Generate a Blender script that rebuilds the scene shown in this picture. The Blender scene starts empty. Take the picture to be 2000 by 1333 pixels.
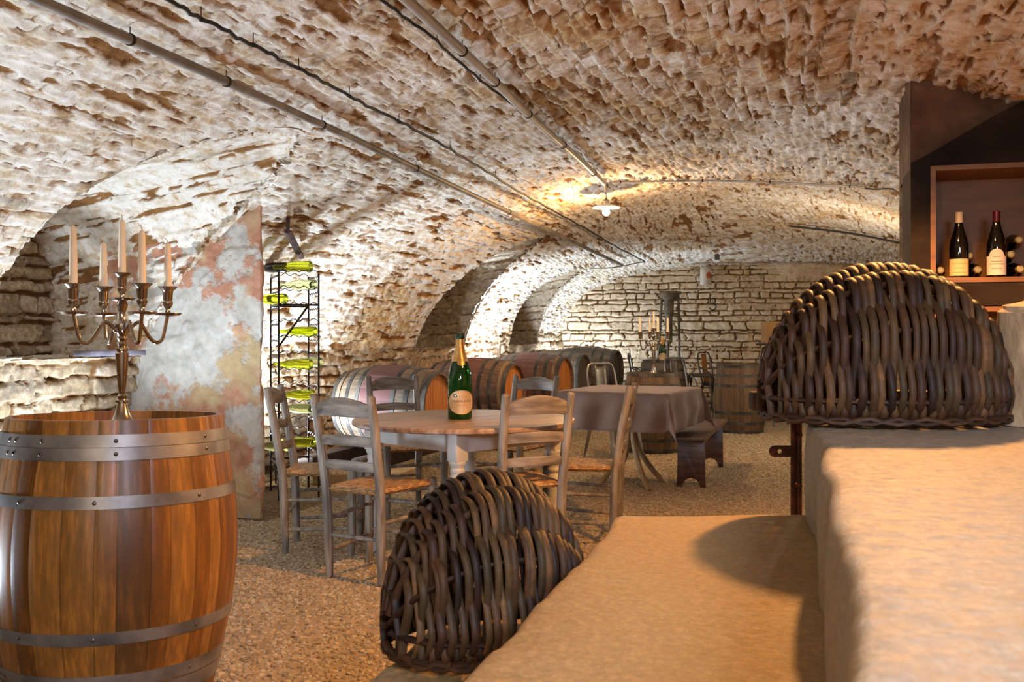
import bpy, bmesh, math, random
import numpy as np
from mathutils import Vector, Matrix
SC = bpy.context.scene
COL = SC.collection
random.seed(11)
R = math.radians
PI = math.pi
# ---------------------------------------------------------------- camera frame
EYE = 1.2; FPX = 1900.0; HOR = 650.0; YAW = R(16.0)
CA, SA = math.cos(YAW), math.sin(YAW)
def cw(x, d, z=0.0):                       # metres right of / in front of the camera -> room
    return Vector((CA*x - SA*d, SA*x + CA*d, z))
def W(px, py, d):                          # point seen at a pixel, d metres away
    return cw((px-1000)/FPX*d, d, EYE + (HOR-py)/FPX*d)
def Fl(px, py, z=0.0):                     # point seen at a pixel on the level z
    return W(px, py, FPX*(EYE-z)/(py-HOR))
def wdir(fx, fd):
    v = cw(fx, fd); v.normalize(); return v
def yaw_to(fx, fd):                        # rotation that turns local +Y to a camera-frame direction
    v = wdir(fx, fd); return math.atan2(-v.x, v.y)
# ---------------------------------------------------------------- numpy noise
def _h(i, j, s):
    i = np.asarray(i).astype(np.int64); j = np.asarray(j).astype(np.int64)
    n = (i*374761393 + j*668265263 + s*1274126177) & 0x7fffffff
    n = ((n ^ (n >> 13)) * 1274126177) & 0x7fffffff
    n = ((n ^ (n >> 16)) * 2246822519) & 0x7fffffff
    return ((n ^ (n >> 15)) & 0xffff) / 65535.0
def vn(x, y, s=0):
    x = np.asarray(x, float); y = np.asarray(y, float)
    i = np.floor(x); j = np.floor(y); fx = x-i; fy = y-j
    fx = fx*fx*(3-2*fx); fy = fy*fy*(3-2*fy)
    a = _h(i, j, s); b = _h(i+1, j, s); c = _h(i, j+1, s); d = _h(i+1, j+1, s)
    return a + (b-a)*fx + (c-a)*fy + (a-b-c+d)*fx*fy
def fbm(x, y, s=0, o=4):
    t = 0; a = .5; n = 0
    for k in range(o):
        t = t + a*vn(np.asarray(x)*2**k, np.asarray(y)*2**k, s+k*7); n += a; a *= .5
    return t/n
def sst(a, b, x):
    t = np.clip((x-a)/(b-a), 0, 1); return t*t*(3-2*t)
def stones(a, b, rh, ln, seed, wob=.35):
    """courses of stones: a runs across the courses, b along them. -> distances to the lower joint, upper joint, end joint, offsets, randoms"""
    wa = (fbm(a*2.1, b*1.6, seed+1, 3)-.5)*2*wob*.06/rh + (fbm(a*14, b*9, seed+5, 2)-.5)*wob*.8
    x = a/rh + wa
    k = np.floor(x); jk = _h(k, k*0+3, seed)*.6
    k = np.where(x < k+jk, k-1, k)
    lo = k + _h(k, k*0+3, seed)*.6; hi = k+1 + _h(k+1, k*0+3, seed)*.6
    la = (x-lo)/(hi-lo)*2-1
    lk = ln*(.55 + .95*_h(k, k*0+9, seed))
    y = b/lk + 31*_h(k, k*0+5, seed) + (fbm(a*9, b*6, seed+9, 2)-.5)*.5
    m = np.floor(y); jm = _h(k, m, seed+2)*.6
    m = np.where(y < m+jm, m-1, m)
    l2 = m + _h(k, m, seed+2)*.6; h2 = m+1 + _h(k, m+1, seed+2)*.6
    db = np.minimum(y-l2, h2-y)*lk; lb = (y-l2)/(h2-l2)*2-1
    return (x-lo)*rh, (hi-x)*rh, db, la, lb, _h(k, m, seed+11), _h(k, m, seed+13), _h(k, m, seed+17), _h(k, m, seed+19)
def relief(a, b, rh, ln, seed, amp=.02, joint=.03, jw=.014, rake=.5, tilt=.012, wob=.35, rough=.006, ends=.5, both=0.0):
    """height over the wall plane, joint mask, stone random; rake: share of open joints"""
    dl, du, db, la, lb, r1, r2, r3, r4 = stones(a, b, rh, ln, seed, wob)
    n = (fbm(a*40, b*26, seed+31, 3)-.5)*.016
    op = sst(-.12, .12, rake - r4*.75 - fbm(a*2.6, b*2.0, seed+21, 3)*.35 - (fbm(a*17, b*7, seed+23, 2)-.5)*.5 + .05)
    w = jw*(.45+1.2*r3)
    jl = (1-sst(w*.25, w, dl+n))*op
    ju = (1-sst(w*.25, w, du+n))*op*both
    je = (1-sst(w*.2, w*.8, db+n))*op*ends
    j = np.maximum(np.maximum(jl, ju), je)
    edge = np.minimum(np.minimum(dl, du), db)
    rnd = sst(0, .02, edge+n)
    h = amp*(r1-.5) + tilt*(-la*(.35+r2*.65) + .7*lb*(r3-.5))
    h = h*(.45+.55*rnd) + rough*2*(fbm(a*26, b*18, seed+41, 4)-.5) + .6*amp*(fbm(a*7, b*5, seed+43, 3)-.5)
    return h - joint*j, j, r3
# ---------------------------------------------------------------- materials
def lin(h):
    h = h.lstrip('#'); o = []
    for k in (0, 2, 4):
        c = int(h[k:k+2], 16)/255
        o.append(c/12.92 if c <= .04045 else ((c+.055)/1.055)**2.4)
    return (*o, 1.0)
class NT:
    def __init__(s, name):
        s.m = bpy.data.materials.new(name); s.m.use_nodes = True
        s.t = s.m.node_tree; s.b = s.t.nodes['Principled BSDF']
    def n(s, ty, ins=None, **pr):
        nd = s.t.nodes.new(ty)
        for k, v in pr.items(): setattr(nd, k, v)
        for k, v in (ins or {}).items(): s.put(nd.inputs[k], v)
        return nd
    def put(s, sock, v):
        if isinstance(v, bpy.types.NodeSocket): s.t.links.new(v, sock)
        else: sock.default_value = v
    def co(s, scale=(1, 1, 1), rand=False, kind='Object'):
        t = s.n('ShaderNodeTexCoord').outputs[kind]
        if rand:
            r = s.n('ShaderNodeObjectInfo').outputs['Random']
            v = s.n('ShaderNodeVectorMath', {0: (13.1, 7.7, 9.3)}, operation='SCALE'); s.put(v.inputs['Scale'], r)
            a = s.n('ShaderNodeVectorMath', operation='ADD'); s.put(a.inputs[0], t); s.put(a.inputs[1], v.outputs[0]); t = a.outputs[0]
        return s.n('ShaderNodeMapping', {'Vector': t, 'Scale': scale}).outputs[0]
    def noise(s, v, scale, det=4, rough=.55, dist=0.0):
        return s.n('ShaderNodeTexNoise', {'Vector': v, 'Scale': scale, 'Detail': det, 'Roughness': rough, 'Distortion': dist}).outputs[0]
    def ramp(s, f, stops):
        r = s.n('ShaderNodeValToRGB', {0: f}); e = r.color_ramp.elements
        while len(e) < len(stops): e.new(.5)
        for q, (p, c) in zip(e, stops):
            q.position = p; q.color = lin(c) if isinstance(c, str) else (c, c, c, 1)
        return r.outputs[0]
    def mix(s, f, a, b, blend='MIX'):
        m = s.n('ShaderNodeMix', data_type='RGBA', blend_type=blend)
        for i, v in ((0, f), (6, a), (7, b)):
            s.put(m.inputs[i], lin(v) if isinstance(v, str) else v)
        return m.outputs[2]
    def math(s, op, a, b=0.0):
        m = s.n('ShaderNodeMath', operation=op); s.put(m.inputs[0], a); s.put(m.inputs[1], b); return m.outputs[0]
    def attr(s, name):
        return s.n('ShaderNodeAttribute', attribute_name=name).outputs['Fac']
    def bump(s, h, st=.3, dist=.01, nrm=None):
        b = s.n('ShaderNodeBump', {'Height': h, 'Strength': st, 'Distance': dist})
        if nrm is not None: s.put(b.inputs['Normal'], nrm)
        return b.outputs[0]
    def out(s, col=None, rough=None, normal=None, **kw):
        if col is not None: s.put(s.b.inputs['Base Color'], lin(col) if isinstance(col, str) else col)
        if rough is not None: s.put(s.b.inputs['Roughness'], rough)
        if normal is not None: s.put(s.b.inputs['Normal'], normal)
        for k, v in kw.items(): s.put(s.b.inputs[k.replace('_', ' ')], v)
        return s.m
def pm(name, cols, scale=8, stretch=(1, 1, 1), rough=.6, bump=.15, bscale=40, bdist=.004, det=5, rand=True, metal=0.0, **kw):
    t = NT(name); v = t.co(stretch, rand)
    f = t.noise(v, scale, det)
    n = len(cols); st = [(.3 + .4*i/max(n-1, 1), c) for i, c in enumerate(cols)]
    c = t.ramp(f, st)
    nb = t.bump(t.noise(v, bscale, 4), bump, bdist) if bump else None
    return t.out(c, rough, nb, Metallic=metal, **kw)
# ---------------------------------------------------------------- mesh building
class MB:
    def __init__(s): s.v = []; s.f = []
    def add(s, vs, fs, M=None):
        o = len(s.v)
        s.v += [tuple(M @ Vector(p)) for p in vs] if M is not None else [tuple(p) for p in vs]
        s.f += [tuple(i+o for i in q) for q in fs]; return s
    def box(s, c, d, M=None, rz=0):
        x, y, z = d[0]/2, d[1]/2, d[2]/2
        vs = [(sx*x, sy*y, sz*z) for sz in (-1, 1) for sy in (-1, 1) for sx in (-1, 1)]
        T = Matrix.Translation(c) @ Matrix.Rotation(rz, 4, 'Z')
        if M is not None: T = M @ T
        return s.add(vs, [(0, 2, 3, 1), (4, 5, 7, 6), (0, 1, 5, 4), (2, 6, 7, 3), (0, 4, 6, 2), (1, 3, 7, 5)], T)
    def tube(s, pts, r, n=8, cap=True, M=None, sq=(1, 1)):
        pts = [Vector(p) for p in pts]; m = len(pts)
        rs = r if isinstance(r, (list, tuple)) else [r]*m
        tg = [(pts[min(i+1, m-1)]-pts[max(i-1, 0)]).normalized() for i in range(m)]
        a = Vector((0, 0, 1)) if abs(tg[0].z) < .9 else Vector((0, 1, 0))
        u = tg[0].cross(a).normalized(); vs = []
        for i in range(m):
            u = (u - tg[i]*u.dot(tg[i])).normalized(); w = tg[i].cross(u)
            for k in range(n):
                an = 2*PI*(k+.5)/n
                vs.append(pts[i] + (u*math.cos(an)*sq[0] + w*math.sin(an)*sq[1])*rs[i])
        fs = [(i*n+k, i*n+(k+1) % n, (i+1)*n+(k+1) % n, (i+1)*n+k) for i in range(m-1) for k in range(n)]
        if cap: fs += [tuple(range(n))[::-1], tuple((m-1)*n+k for k in range(n))]
        return s.add(vs, fs, M)
    def lathe(s, prof, n=24, M=None, a0=0, a1=2*PI, cap=True):
        full = abs(a1-a0-2*PI) < 1e-6; m = len(prof); q = n if full else n+1; vs = []
        for r, z in prof:
            for k in range(q):
                an = a0+(a1-a0)*k/n; vs.append((r*math.cos(an), r*math.sin(an), z))
        fs = [(i*q+k, i*q+(k+1) % q, (i+1)*q+(k+1) % q, (i+1)*q+k) for i in range(m-1) for k in range(n)]
        if full and cap:
            if prof[0][0] > 1e-6: fs.append(tuple(range(q))[::-1])
            if prof[-1][0] > 1e-6: fs.append(tuple((m-1)*q+k for k in range(q)))
        return s.add(vs, fs, M)
    def prism(s, poly, h0, h1, M=None):
        n = len(poly); vs = [(x, y, h0) for x, y in poly]+[(x, y, h1) for x, y in poly]
        fs = [tuple(range(n))[::-1], tuple(range(n, 2*n))]+[(i, (i+1) % n, n+(i+1) % n, n+i) for i in range(n)]
        return s.add(vs, fs, M)
    def grid(s, P, M=None):                 # P: rows of points
        r, c = len(P), len(P[0])
        return s.add([p for row in P for p in row], [(i*c+j, i*c+j+1, (i+1)*c+j+1, (i+1)*c+j) for i in range(r-1) for j in range(c-1)], M)
    def build(s, name, mat, parent=None, bevel=0, smooth=35, loc=None, rot=None, recalc=True):
        me = bpy.data.meshes.new(name); me.from_pydata(s.v, [], s.f)
        if recalc or bevel:
            bm = bmesh.new(); bm.from_mesh(me)
            bmesh.ops.remove_doubles(bm, verts=bm.verts, dist=1e-6)
            if recalc: bmesh.ops.recalc_face_normals(bm, faces=bm.faces)
            if bevel:
                es = [e for e in bm.edges if len(e.link_faces) == 2 and e.calc_face_angle(0) > R(35)]
                bmesh.ops.bevel(bm, geom=es, offset=bevel, segments=2, affect='EDGES', profile=.5)
            bm.to_mesh(me); bm.free()
        fin(me, smooth)
        return obj(name, me, mat, parent, loc, rot)
def fin(me, smooth=35):
    if smooth:
        me.shade_smooth(); me.set_sharp_from_angle(angle=R(smooth))
    me.update()
def obj(name, me, mat=None, parent=None, loc=None, rot=None):
    o = bpy.data.objects.new(name, me)
    if mat: me.materials.append(mat)
    COL.objects.link(o)
    if parent: o.parent = parent
    if loc is not None: o.location = loc
    if rot is not None: o.rotation_euler = rot
    return o
def tag(o, label, cat, group=None, kind=None):
    o['label'] = label; o['category'] = cat
    if group: o['group'] = group
    if kind: o['kind'] = kind
    return o
def thing(name, label, cat, loc=(0, 0, 0), rz=0, group=None, rot=None):
    o = bpy.data.objects.new(name, None); COL.objects.link(o); o.empty_display_size = .1
    o.location = loc; o.rotation_euler = rot if rot is not None else (0, 0, rz)
    return tag(o, label, cat, group)
def dup(root, label, loc, rz=0, rot=None, scale=None):
    def cp(o, par):
        c = o.copy(); COL.objects.link(c)
        if par: c.parent = par
        for ch in [q for q in kids.get(o.name, [])]: cp(ch, c)
        return c
    kids = {}
    for q in list(COL.objects):
        if q.parent: kids.setdefault(q.parent.name, []).append(q)
    r = cp(root, None)
    r['label'] = label; r.location = loc; r.rotation_euler = rot if rot is not None else (0, 0, rz)
    if scale: r.scale = scale
    return r
def npmesh(name, co, faces, attrs=None, smooth=True):
    me = bpy.data.meshes.new(name)
    nf = len(faces); me.vertices.add(len(co)); me.vertices.foreach_set('co', np.ascontiguousarray(co, np.float32).ravel())
    me.loops.add(nf*4); me.loops.foreach_set('vertex_index', np.ascontiguousarray(faces, np.int32).ravel())
    me.polygons.add(nf); me.polygons.foreach_set('loop_start', np.arange(0, nf*4, 4, dtype=np.int32))
    if smooth: me.polygons.foreach_set('use_smooth', np.ones(nf, bool))
    for k, a in (attrs or {}).items():
        at = me.attributes.new(k, 'FLOAT', 'POINT'); at.data.foreach_set('value', np.ascontiguousarray(a, np.float32).ravel())
    me.update(calc_edges=True); me.validate()
    return me
def gridmesh(name, P, attrs, mat, keep=None, kind='structure', flip=False):
    """P: (n,m,3) displaced points -> one object; keep: face mask (n-1,m-1)"""
    n, m = P.shape[:2]
    i = np.arange(n*m).reshape(n, m)
    F = np.stack([i[:-1, :-1], i[:-1, 1:], i[1:, 1:], i[1:, :-1]], -1)
    if flip: F = F[..., ::-1]
    F = F[keep] if keep is not None else F.reshape(-1, 4)
    co = P.reshape(-1, 3)
    used = np.unique(F); mp = np.full(n*m, -1, np.int64); mp[used] = np.arange(len(used))
    me = npmesh(name, co[used], mp[F], {k: a.reshape(-1)[used] for k, a in attrs.items()})
    o = obj(name, me, mat)
    if kind: o['kind'] = kind
    return o
def gnormal(P):
    a = np.gradient(P, axis=0); b = np.gradient(P, axis=1)
    n = np.cross(a, b); n /= np.linalg.norm(n, axis=-1, keepdims=True)+1e-9
    return n
# ================================================================ the cellar: vault, walls, floor
def masonry(name, wash, stone, joint, wlo=.42, whi=.6, bmp=.35, och=.25):
    t = NT(name); v = t.co()
    j = t.attr('joint'); r = t.attr('rnd'); ba = t.attr('bare')
    n1 = t.noise(v, 1.1, 4, .6); n2 = t.noise(v, 9, 6, .65); n3 = t.noise(v, 48, 5, .6)
    k = len(stone)
    sc = t.ramp(r, [(i/(k-1), c) for i, c in enumerate(stone)])
    n4 = t.noise(v, 22, 6, .7)
    sc = t.mix(.55, sc, t.ramp(n4, [(.3, '#3d3020'), (.5, '#9a8b74'), (.7, '#efe6d4')]), 'OVERLAY')
    wc = t.ramp(n2, [(.28, wash[0]), (.5, wash[1]), (.72, wash[2])])
    m = t.math('ADD', t.math('MULTIPLY', n1, .55), t.math('ADD', t.math('MULTIPLY', n2, .35), t.math('MULTIPLY', r, .1)))
    m = t.math('ADD', m, t.math('MULTIPLY', t.math('SUBTRACT', n4, .5), .30)); m = t.math('SUBTRACT', m, t.math('MULTIPLY', ba, .22))
    f = t.ramp(m, [(wlo, 0.0), (whi, 1.0)])
    c = t.mix(f, sc, wc)
    n5 = t.noise(t.co((3.2, 1.0, 3.2)), 5.5, 9, .72)
    c = t.mix(t.ramp(n5, [(.50, 0.0), (.60, och*.8)]), c, '#c9aa78')
    c = t.mix(t.ramp(n5, [(.60, 0.0), (.68, och*.8)]), c, '#9a7346')
    c = t.mix(t.ramp(t.math('ADD', j, t.math('MULTIPLY', t.math('SUBTRACT', n3, .5), .25)), [(.16, 0.0), (.5, 1.0)]), c, t.ramp(n2, [(.3, joint[0]), (.7, joint[1])]))
    nb = t.bump(t.noise(v, 150, 3), bmp*.5, .002, t.bump(n3, bmp, .007, t.bump(n2, bmp, .02)))
    return t.out(c, .92, nb, Specular_IOR_Level=.15)
VAULT = masonry('limewashed_rubble', ('#d3cabb', '#e8e2d6', '#f2eee6'), ('#a39887', '#d8cab0', '#c8b184', '#d9cfbd', '#b9aa96', '#d2bd92', '#c9bfb0'), ('#6e4824', '#a3784a'), .34, .52, .6, .75)
BACKW = masonry('coursed_rubble', ('#c3b59d', '#d0c2aa', '#dccfb9'), ('#b3a48b', '#cdbda0', '#d8c9ad', '#bfae92'), ('#6b5238', '#977a55'), .36, .56)
LOWW = masonry('bare_rubble', ('#c9c1b2', '#d8d1c3', '#e4ded3'), ('#9c9080', '#bdb09b', '#ad9c82', '#c9bead'), ('#5a3f26', '#8a6640'), .5, .7)
ARCHM = masonry('grey_arch_stone', ('#9b9184', '#b0a698', '#beb5a8'), ('#8f8577', '#a89c8a', '#9c907e', '#b3a894'), ('#5a4630', '#86694a'), .5, .75)
ZS = .70
def uc(v): return -1.0 + .5*np.clip((v-5)/9.8, 0, 1)
def hw(v): return 3.3 - .35*np.clip((v-5)/9.8, -.1, 1)
def zc(v): return 2.58 - .40*sst(10.0, 15.2, v)
def pw(v): return 2.0 + 1.2*sst(9, 15, v)
def zvault(u, v):
    t = np.clip(np.abs((u-uc(v))/hw(v)), 0, 1); p = pw(v)
    return ZS + (zc(v)-ZS)*(1-t**p)**(1/p)
def uleft(v, z):
    p = pw(v); q = np.clip((z-ZS)/(zc(v)-ZS), 0, 1)
    return uc(v) - hw(v)*(1-q**p)**(1/p)
def on_vault(px, py, gap=.03):
    d = 1.0
    while d < 20:
        p = W(px, py, d)
        if abs(p.x-uc(p.y)) >= hw(p.y) or p.z >= zvault(p.x, p.y)-gap or p.y > 14.75: break
        d += .01
    return W(px, py, d)
VEND = 14.8
NICHES = [dict(v0=4.18, v1=5.60, sill=1.04, spring=1.72, top=2.33, ub=-4.95, k=.74),
          dict(v0=9.65, v1=11.0, sill=1.02, spring=1.45, top=2.26, ub=-4.6, k=.8),
          dict(v0=12.5, v1=13.65, sill=1.02, spring=1.40, top=2.08, ub=-4.2, k=.8)]
def arch(nc, v):
    c = (nc['v0']+nc['v1'])/2; h = (nc['v1']-nc['v0'])/2
    return nc['spring'] + (nc['top']-nc['spring'])*np.sqrt(np.clip(1-((v-c)/h)**2, 0, 1))
def build_vault():
    vs = [-2.6]
    while vs[-1] < VEND:
        v = vs[-1]; vs.append(v + (.06 if v < 1.6 else .0021*v + .0055))
    vs = np.array(vs)
    # section parameter: wall, curve, wall, evenly spaced by length
    th = np.linspace(0, PI, 4001); p = 2.05
    cu = -3.3*np.sign(np.cos(th))*np.abs(np.cos(th))**(2/p); cz = (2.58-ZS)*np.abs(np.sin(th))**(2/p)
    L = np.concatenate([[0], np.cumsum(np.hypot(np.diff(cu), np.diff(cz)))])
    LT = L[-1]; n = 640
    ths = np.interp(np.linspace(0, LT, n), L, th)
    nw = 56
    zw = np.linspace(-.08, ZS, nw, endpoint=False)
    S = np.concatenate([zw-ZS, np.linspace(0, LT, n), LT+(ZS-zw[::-1])])
    V, Sg = np.meshgrid(vs, S)
    P = np.zeros(V.shape+(3,)); c0 = uc(V); w = hw(V)
    TH = np.concatenate([np.zeros(nw), ths, np.full(nw, PI)])[:, None]
    zz = np.concatenate([zw, np.full(n, np.nan), zw[::-1]])[:, None]
    pp = pw(V)
    P[..., 0] = c0 - w*np.sign(np.cos(TH))*np.abs(np.cos(TH))**(2/pp)
    P[..., 2] = np.where(np.isnan(zz), ZS+(zc(V)-ZS)*np.abs(np.sin(TH))**(2/pp), zz)
    P[..., 1] = V
    N = gnormal(P)
    if N[n//2+nw, 50, 2] > 0: N = -N              # inwards
    a, b = Sg, V
    crown = sst(2.4, 4.3, a)                       # away from the limewashed haunch on the left
    h1, j1, r1 = relief(a, b, .058, .17, 3, .019, .032, .010, .46, .014, .7, rough=.010)
    h2, j2, r2 = relief(a, b, .10, .19, 71, .034, .045, .018, .66, .026, .45, ends=.8, both=.3)
    h3, j3, r3 = relief(a, b, .095, .22, 131, .05, .05, .016, .75, .012, .6, rough=.014, ends=.7, both=.5)
    sel = sst(.0, .12, crown*sst(8.5, 5.0, b)*sst(5.9, 5.0, a+.5*(fbm(a*1.3, b*1.3, 8, 3)-.5)) - fbm(a*1.1, b*1.1, 5, 3)*.75-.05)
    h = h1*(1-sel)+h2*sel; j = j1*(1-sel)+j2*sel; r = np.where(sel > .5, r2, r1)
    low = sst(-.05, .05, (.60-.30*sst(6.0, 6.6, b)-a) + (fbm(a*2, b*1.2, 15, 3)-.5)*.5)
    h = h*(1-low)+h3*low; j = j*(1-low)+j3*low; r = np.where(low > .5, r3, r)
    bare = np.clip(.28*sel+.45*crown*fbm(a*.8, b*.8, 44, 3)+.5*low+.9*sst(1.35, .8, a+(fbm(a*3, b*3, 47, 3)-.5)*.8)*sst(7.9, 8.6, b)*sst(9.6, 9.2, b), 0, 1)
    st = sst(.642, .71, fbm(a*15, b*3.6, 81, 5))*(1-low)      # long pick marks and fallen-out slivers
    st2 = sst(.63, .72, fbm(a*26, b*8.0, 87, 4))*(1-low)
    h = h - .016*st - .007*st2; j = np.maximum(j, np.maximum(.6*st, .4*st2))
    h = h + .06*(fbm(a*.9, b*.8, 77, 3)-.5)
    P = P + N*(h[..., None])
    fc = (P[:-1, :-1]+P[1:, 1:])/2
    keep = np.ones(fc.shape[:2], bool)
    left = np.arange(fc.shape[0])[:, None] < (nw+n/2)
    for nc in NICHES:
        vv, z = fc[..., 1], fc[..., 2]
        keep &= ~(left & (vv > nc['v0']+.015) & (vv < nc['v1']-.02) & (z > nc['sill']+.01) & (z < arch(nc, np.clip((vv-nc['v0'])*1.04+nc['v0']-.01, nc['v0'], nc['v1']))-.025))
    rows = np.arange(fc.shape[0])[:, None] + 0*fc[..., 0]
    lw = (rows < nw+28); rw = (rows >= nw+n)
    at = dict(joint=j, rnd=r, bare=bare)
    gridmesh('ceiling', P, at, VAULT, keep & ~lw & ~rw)
    gridmesh('wall_left', P, at, LOWW, keep & lw)
    gridmesh('wall_right', P, at, LOWW, keep & rw)
build_vault()
def build_niche(i, nc):
    hv = (nc['v1']-nc['v0'])/2; c = nc['v0']+hv
    a = [(nc['v0'], z) for z in np.linspace(nc['sill'], nc['spring'], 40, endpoint=False)]
    a += [(c-hv*math.cos(t), nc['spring']+(nc['top']-nc['spring'])*math.sin(t)) for t in np.linspace(0, PI, 150)]
    a += [(nc['v1'], z) for z in np.linspace(nc['spring'], nc['sill'], 40)[1:]]
    a += [(v, nc['sill']) for v in np.linspace(nc['v1'], nc['v0'], 60)[1:]]
    a = np.array(a); s = np.concatenate([[0], np.cumsum(np.hypot(*np.diff(a, axis=0).T))])
    m = 90; q = np.linspace(0, 1, m)
    uf = uleft(a[:, 0], a[:, 1])+.012
    P = np.zeros((len(a), m, 3))
    P[..., 0] = uf[:, None]+(nc['ub']-uf[:, None])*q
    P[..., 1] = a[:, 0][:, None]
    k = 1-(1-nc['k'])*q
    P[..., 2] = nc['sill']+(a[:, 1][:, None]-nc['sill'])*k
    N = gnormal(P)
    cen = np.array([0, c, nc['sill']+.5])
    if np.mean(np.sum(N*(cen-P)*np.array([0, 1, 1]), -1)) < 0: N = -N
    Sg = s[:, None]+0*P[..., 0]; D = P[..., 0]
    if i: h, j, r = relief(Sg, D, .13, .50, 200+i, .03, .03, .014, .62, .012, .3, both=.4)
    else: h, j, r = relief(Sg, D, .07, .22, 200+i, .022, .03, .014, .30, .012, .5)
    st = sst(.64, .71, fbm(Sg*15, D*3.6, 281+i, 5))*(i == 0); h = h-.016*st; j = np.maximum(j, .6*st)
    fade = sst(0, .06, q)[None, :]
    P = P+N*((h*fade)[..., None])
    gridmesh('wall_niche_%d' % (i+1), P, dict(joint=j, rnd=r), ARCHM if i else VAULT)
    # rear of the recess
    vv = np.linspace(nc['v0']-.05, nc['v1']+.05, 130); z = np.linspace(nc['sill']-.05, nc['top']+.05, 110)
    V, Z = np.meshgrid(vv, z)
    h, j, r = relief(Z, V, .10, .30, 300+i, .04, .045, .016, .8, .01, .3, ends=.8, both=.6)
    P = np.stack([nc['ub']+.05+h, V, Z], -1)
    gridmesh('wall_niche_%d' % (i+4), P, dict(joint=j, rnd=r), LOWW)
for i, nc in enumerate(NICHES): build_niche(i, nc)
# ---- rear wall
def build_back():
    u = np.linspace(-4.1, 3.2, 560); z = np.linspace(-.08, 2.5, 260)
    U, Z = np.meshgrid(u, z)
    h, j, r = relief(Z, U, .088, .26, 400, .035, .045, .013, .95, .008, .34, rough=.010, ends=1.0, both=.6)
    pl = sst(.55, .75, (U+.35)*.42+fbm(U*1.3, Z*1.3, 9, 3)*.9+ .25*sst(1.5, 2.0, Z)-.25)   # plastered to the right
    h = h*(1-pl)+pl*(.02+.02*(fbm(U*4, Z*4, 31, 4)-.5)); j = j*(1-pl)
    P = np.stack([U, VEND-h-.02, Z], -1)
    gridmesh('wall_back', P, dict(joint=j, rnd=r), BACKW)
build_back()
def flat_wall(name, P, seed, mat, amp=.02):
    N = gnormal(P); a = P[..., 2]; b = P[..., 0]+P[..., 1]
    h = amp*(fbm(a*3, b*3, seed, 4)-.5)+.25*amp*(fbm(a*25, b*25, seed+3, 3)-.5)
    return gridmesh(name, P+N*h[..., None], dict(joint=0*h, rnd=fbm(a*2, b*2, seed+9)), mat)
# ---- plastered pier at the left, one wedge of wall with a flaking face
def pier_mat():
    t = NT('flaking_pier_plaster'); v = t.co()
    n1 = t.noise(v, 1.9, 5, .62); n2 = t.noise(v, 11, 6, .65); n3 = t.noise(v, 60, 4, .6); n4 = t.noise(t.co((1, 1, .8)), 2.6, 3, .5)
    c = t.ramp(n2, [(.28, '#a09c93'), (.5, '#bdb9b0'), (.72, '#cfcac0')])
    pink = t.ramp(n2, [(.3, '#9c6a52'), (.5, '#b58268'), (.7, '#c49a7d')])
    och = t.ramp(n2, [(.3, '#ab9068'), (.7, '#c0aa84')])
    mp = t.ramp(t.math('ADD', n1, t.math('MULTIPLY', n2, .12)), [(.525, 0.0), (.57, 1.0)])
    c = t.mix(mp, c, t.mix(t.ramp(n4, [(.5, 0.0), (.62, 1.0)]), pink, och))
    gz = t.n('ShaderNodeSeparateXYZ', {0: v}).outputs[2]
    c = t.mix(t.ramp(t.math('ADD', n4, t.math('MULTIPLY', gz, .02)), [(.30, .7), (.42, 0.0)]), c, '#b8b39a')
    nb = t.bump(n3, .3, .004, t.bump(mp, .5, .012, t.bump(n2, .3, .015)))
    return t.out(c, .9, nb, Specular_IOR_Level=.2)
def build_pier():
    pts = [(-4.45, 5.585), (-3.30, 5.60), (-3.288, 5.612), (-3.30, 5.65), (-3.37, 5.70), (-4.35, 6.75)]
    L = [0]
    for p, q in zip(pts, pts[1:]): L.append(L[-1]+math.hypot(q[0]-p[0], q[1]-p[1]))
    s = np.unique(np.concatenate([np.linspace(0, L[1], 110), np.linspace(L[1], L[-2], 30), np.linspace(L[-2], L[-1], 30)]))
    X = np.interp(s, L, [p[0] for p in pts]); Y = np.interp(s, L, [p[1] for p in pts])
    z = np.linspace(-.08, 2.4, 230)
    Z, Sg = np.meshgrid(z, s)
    P = np.stack([X[:, None]+0*Z, Y[:, None]+0*Z, Z], -1)
    N = gnormal(P)
    if N[20, 20, 1] > 0: N = -N
    h = .03*(fbm(Sg*3, Z*3, 55, 4)-.5)+.014*(fbm(Sg*16, Z*16, 58, 3)-.5)
    pk = sst(.50, .53, fbm(Sg*2.1+3, Z*2.1, 61, 4)); h = h - .012*pk
    o = gridmesh('wall_pier', P+N*h[..., None], dict(joint=0*h, rnd=h*0), pier_mat())
    return o
build_pier()
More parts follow.
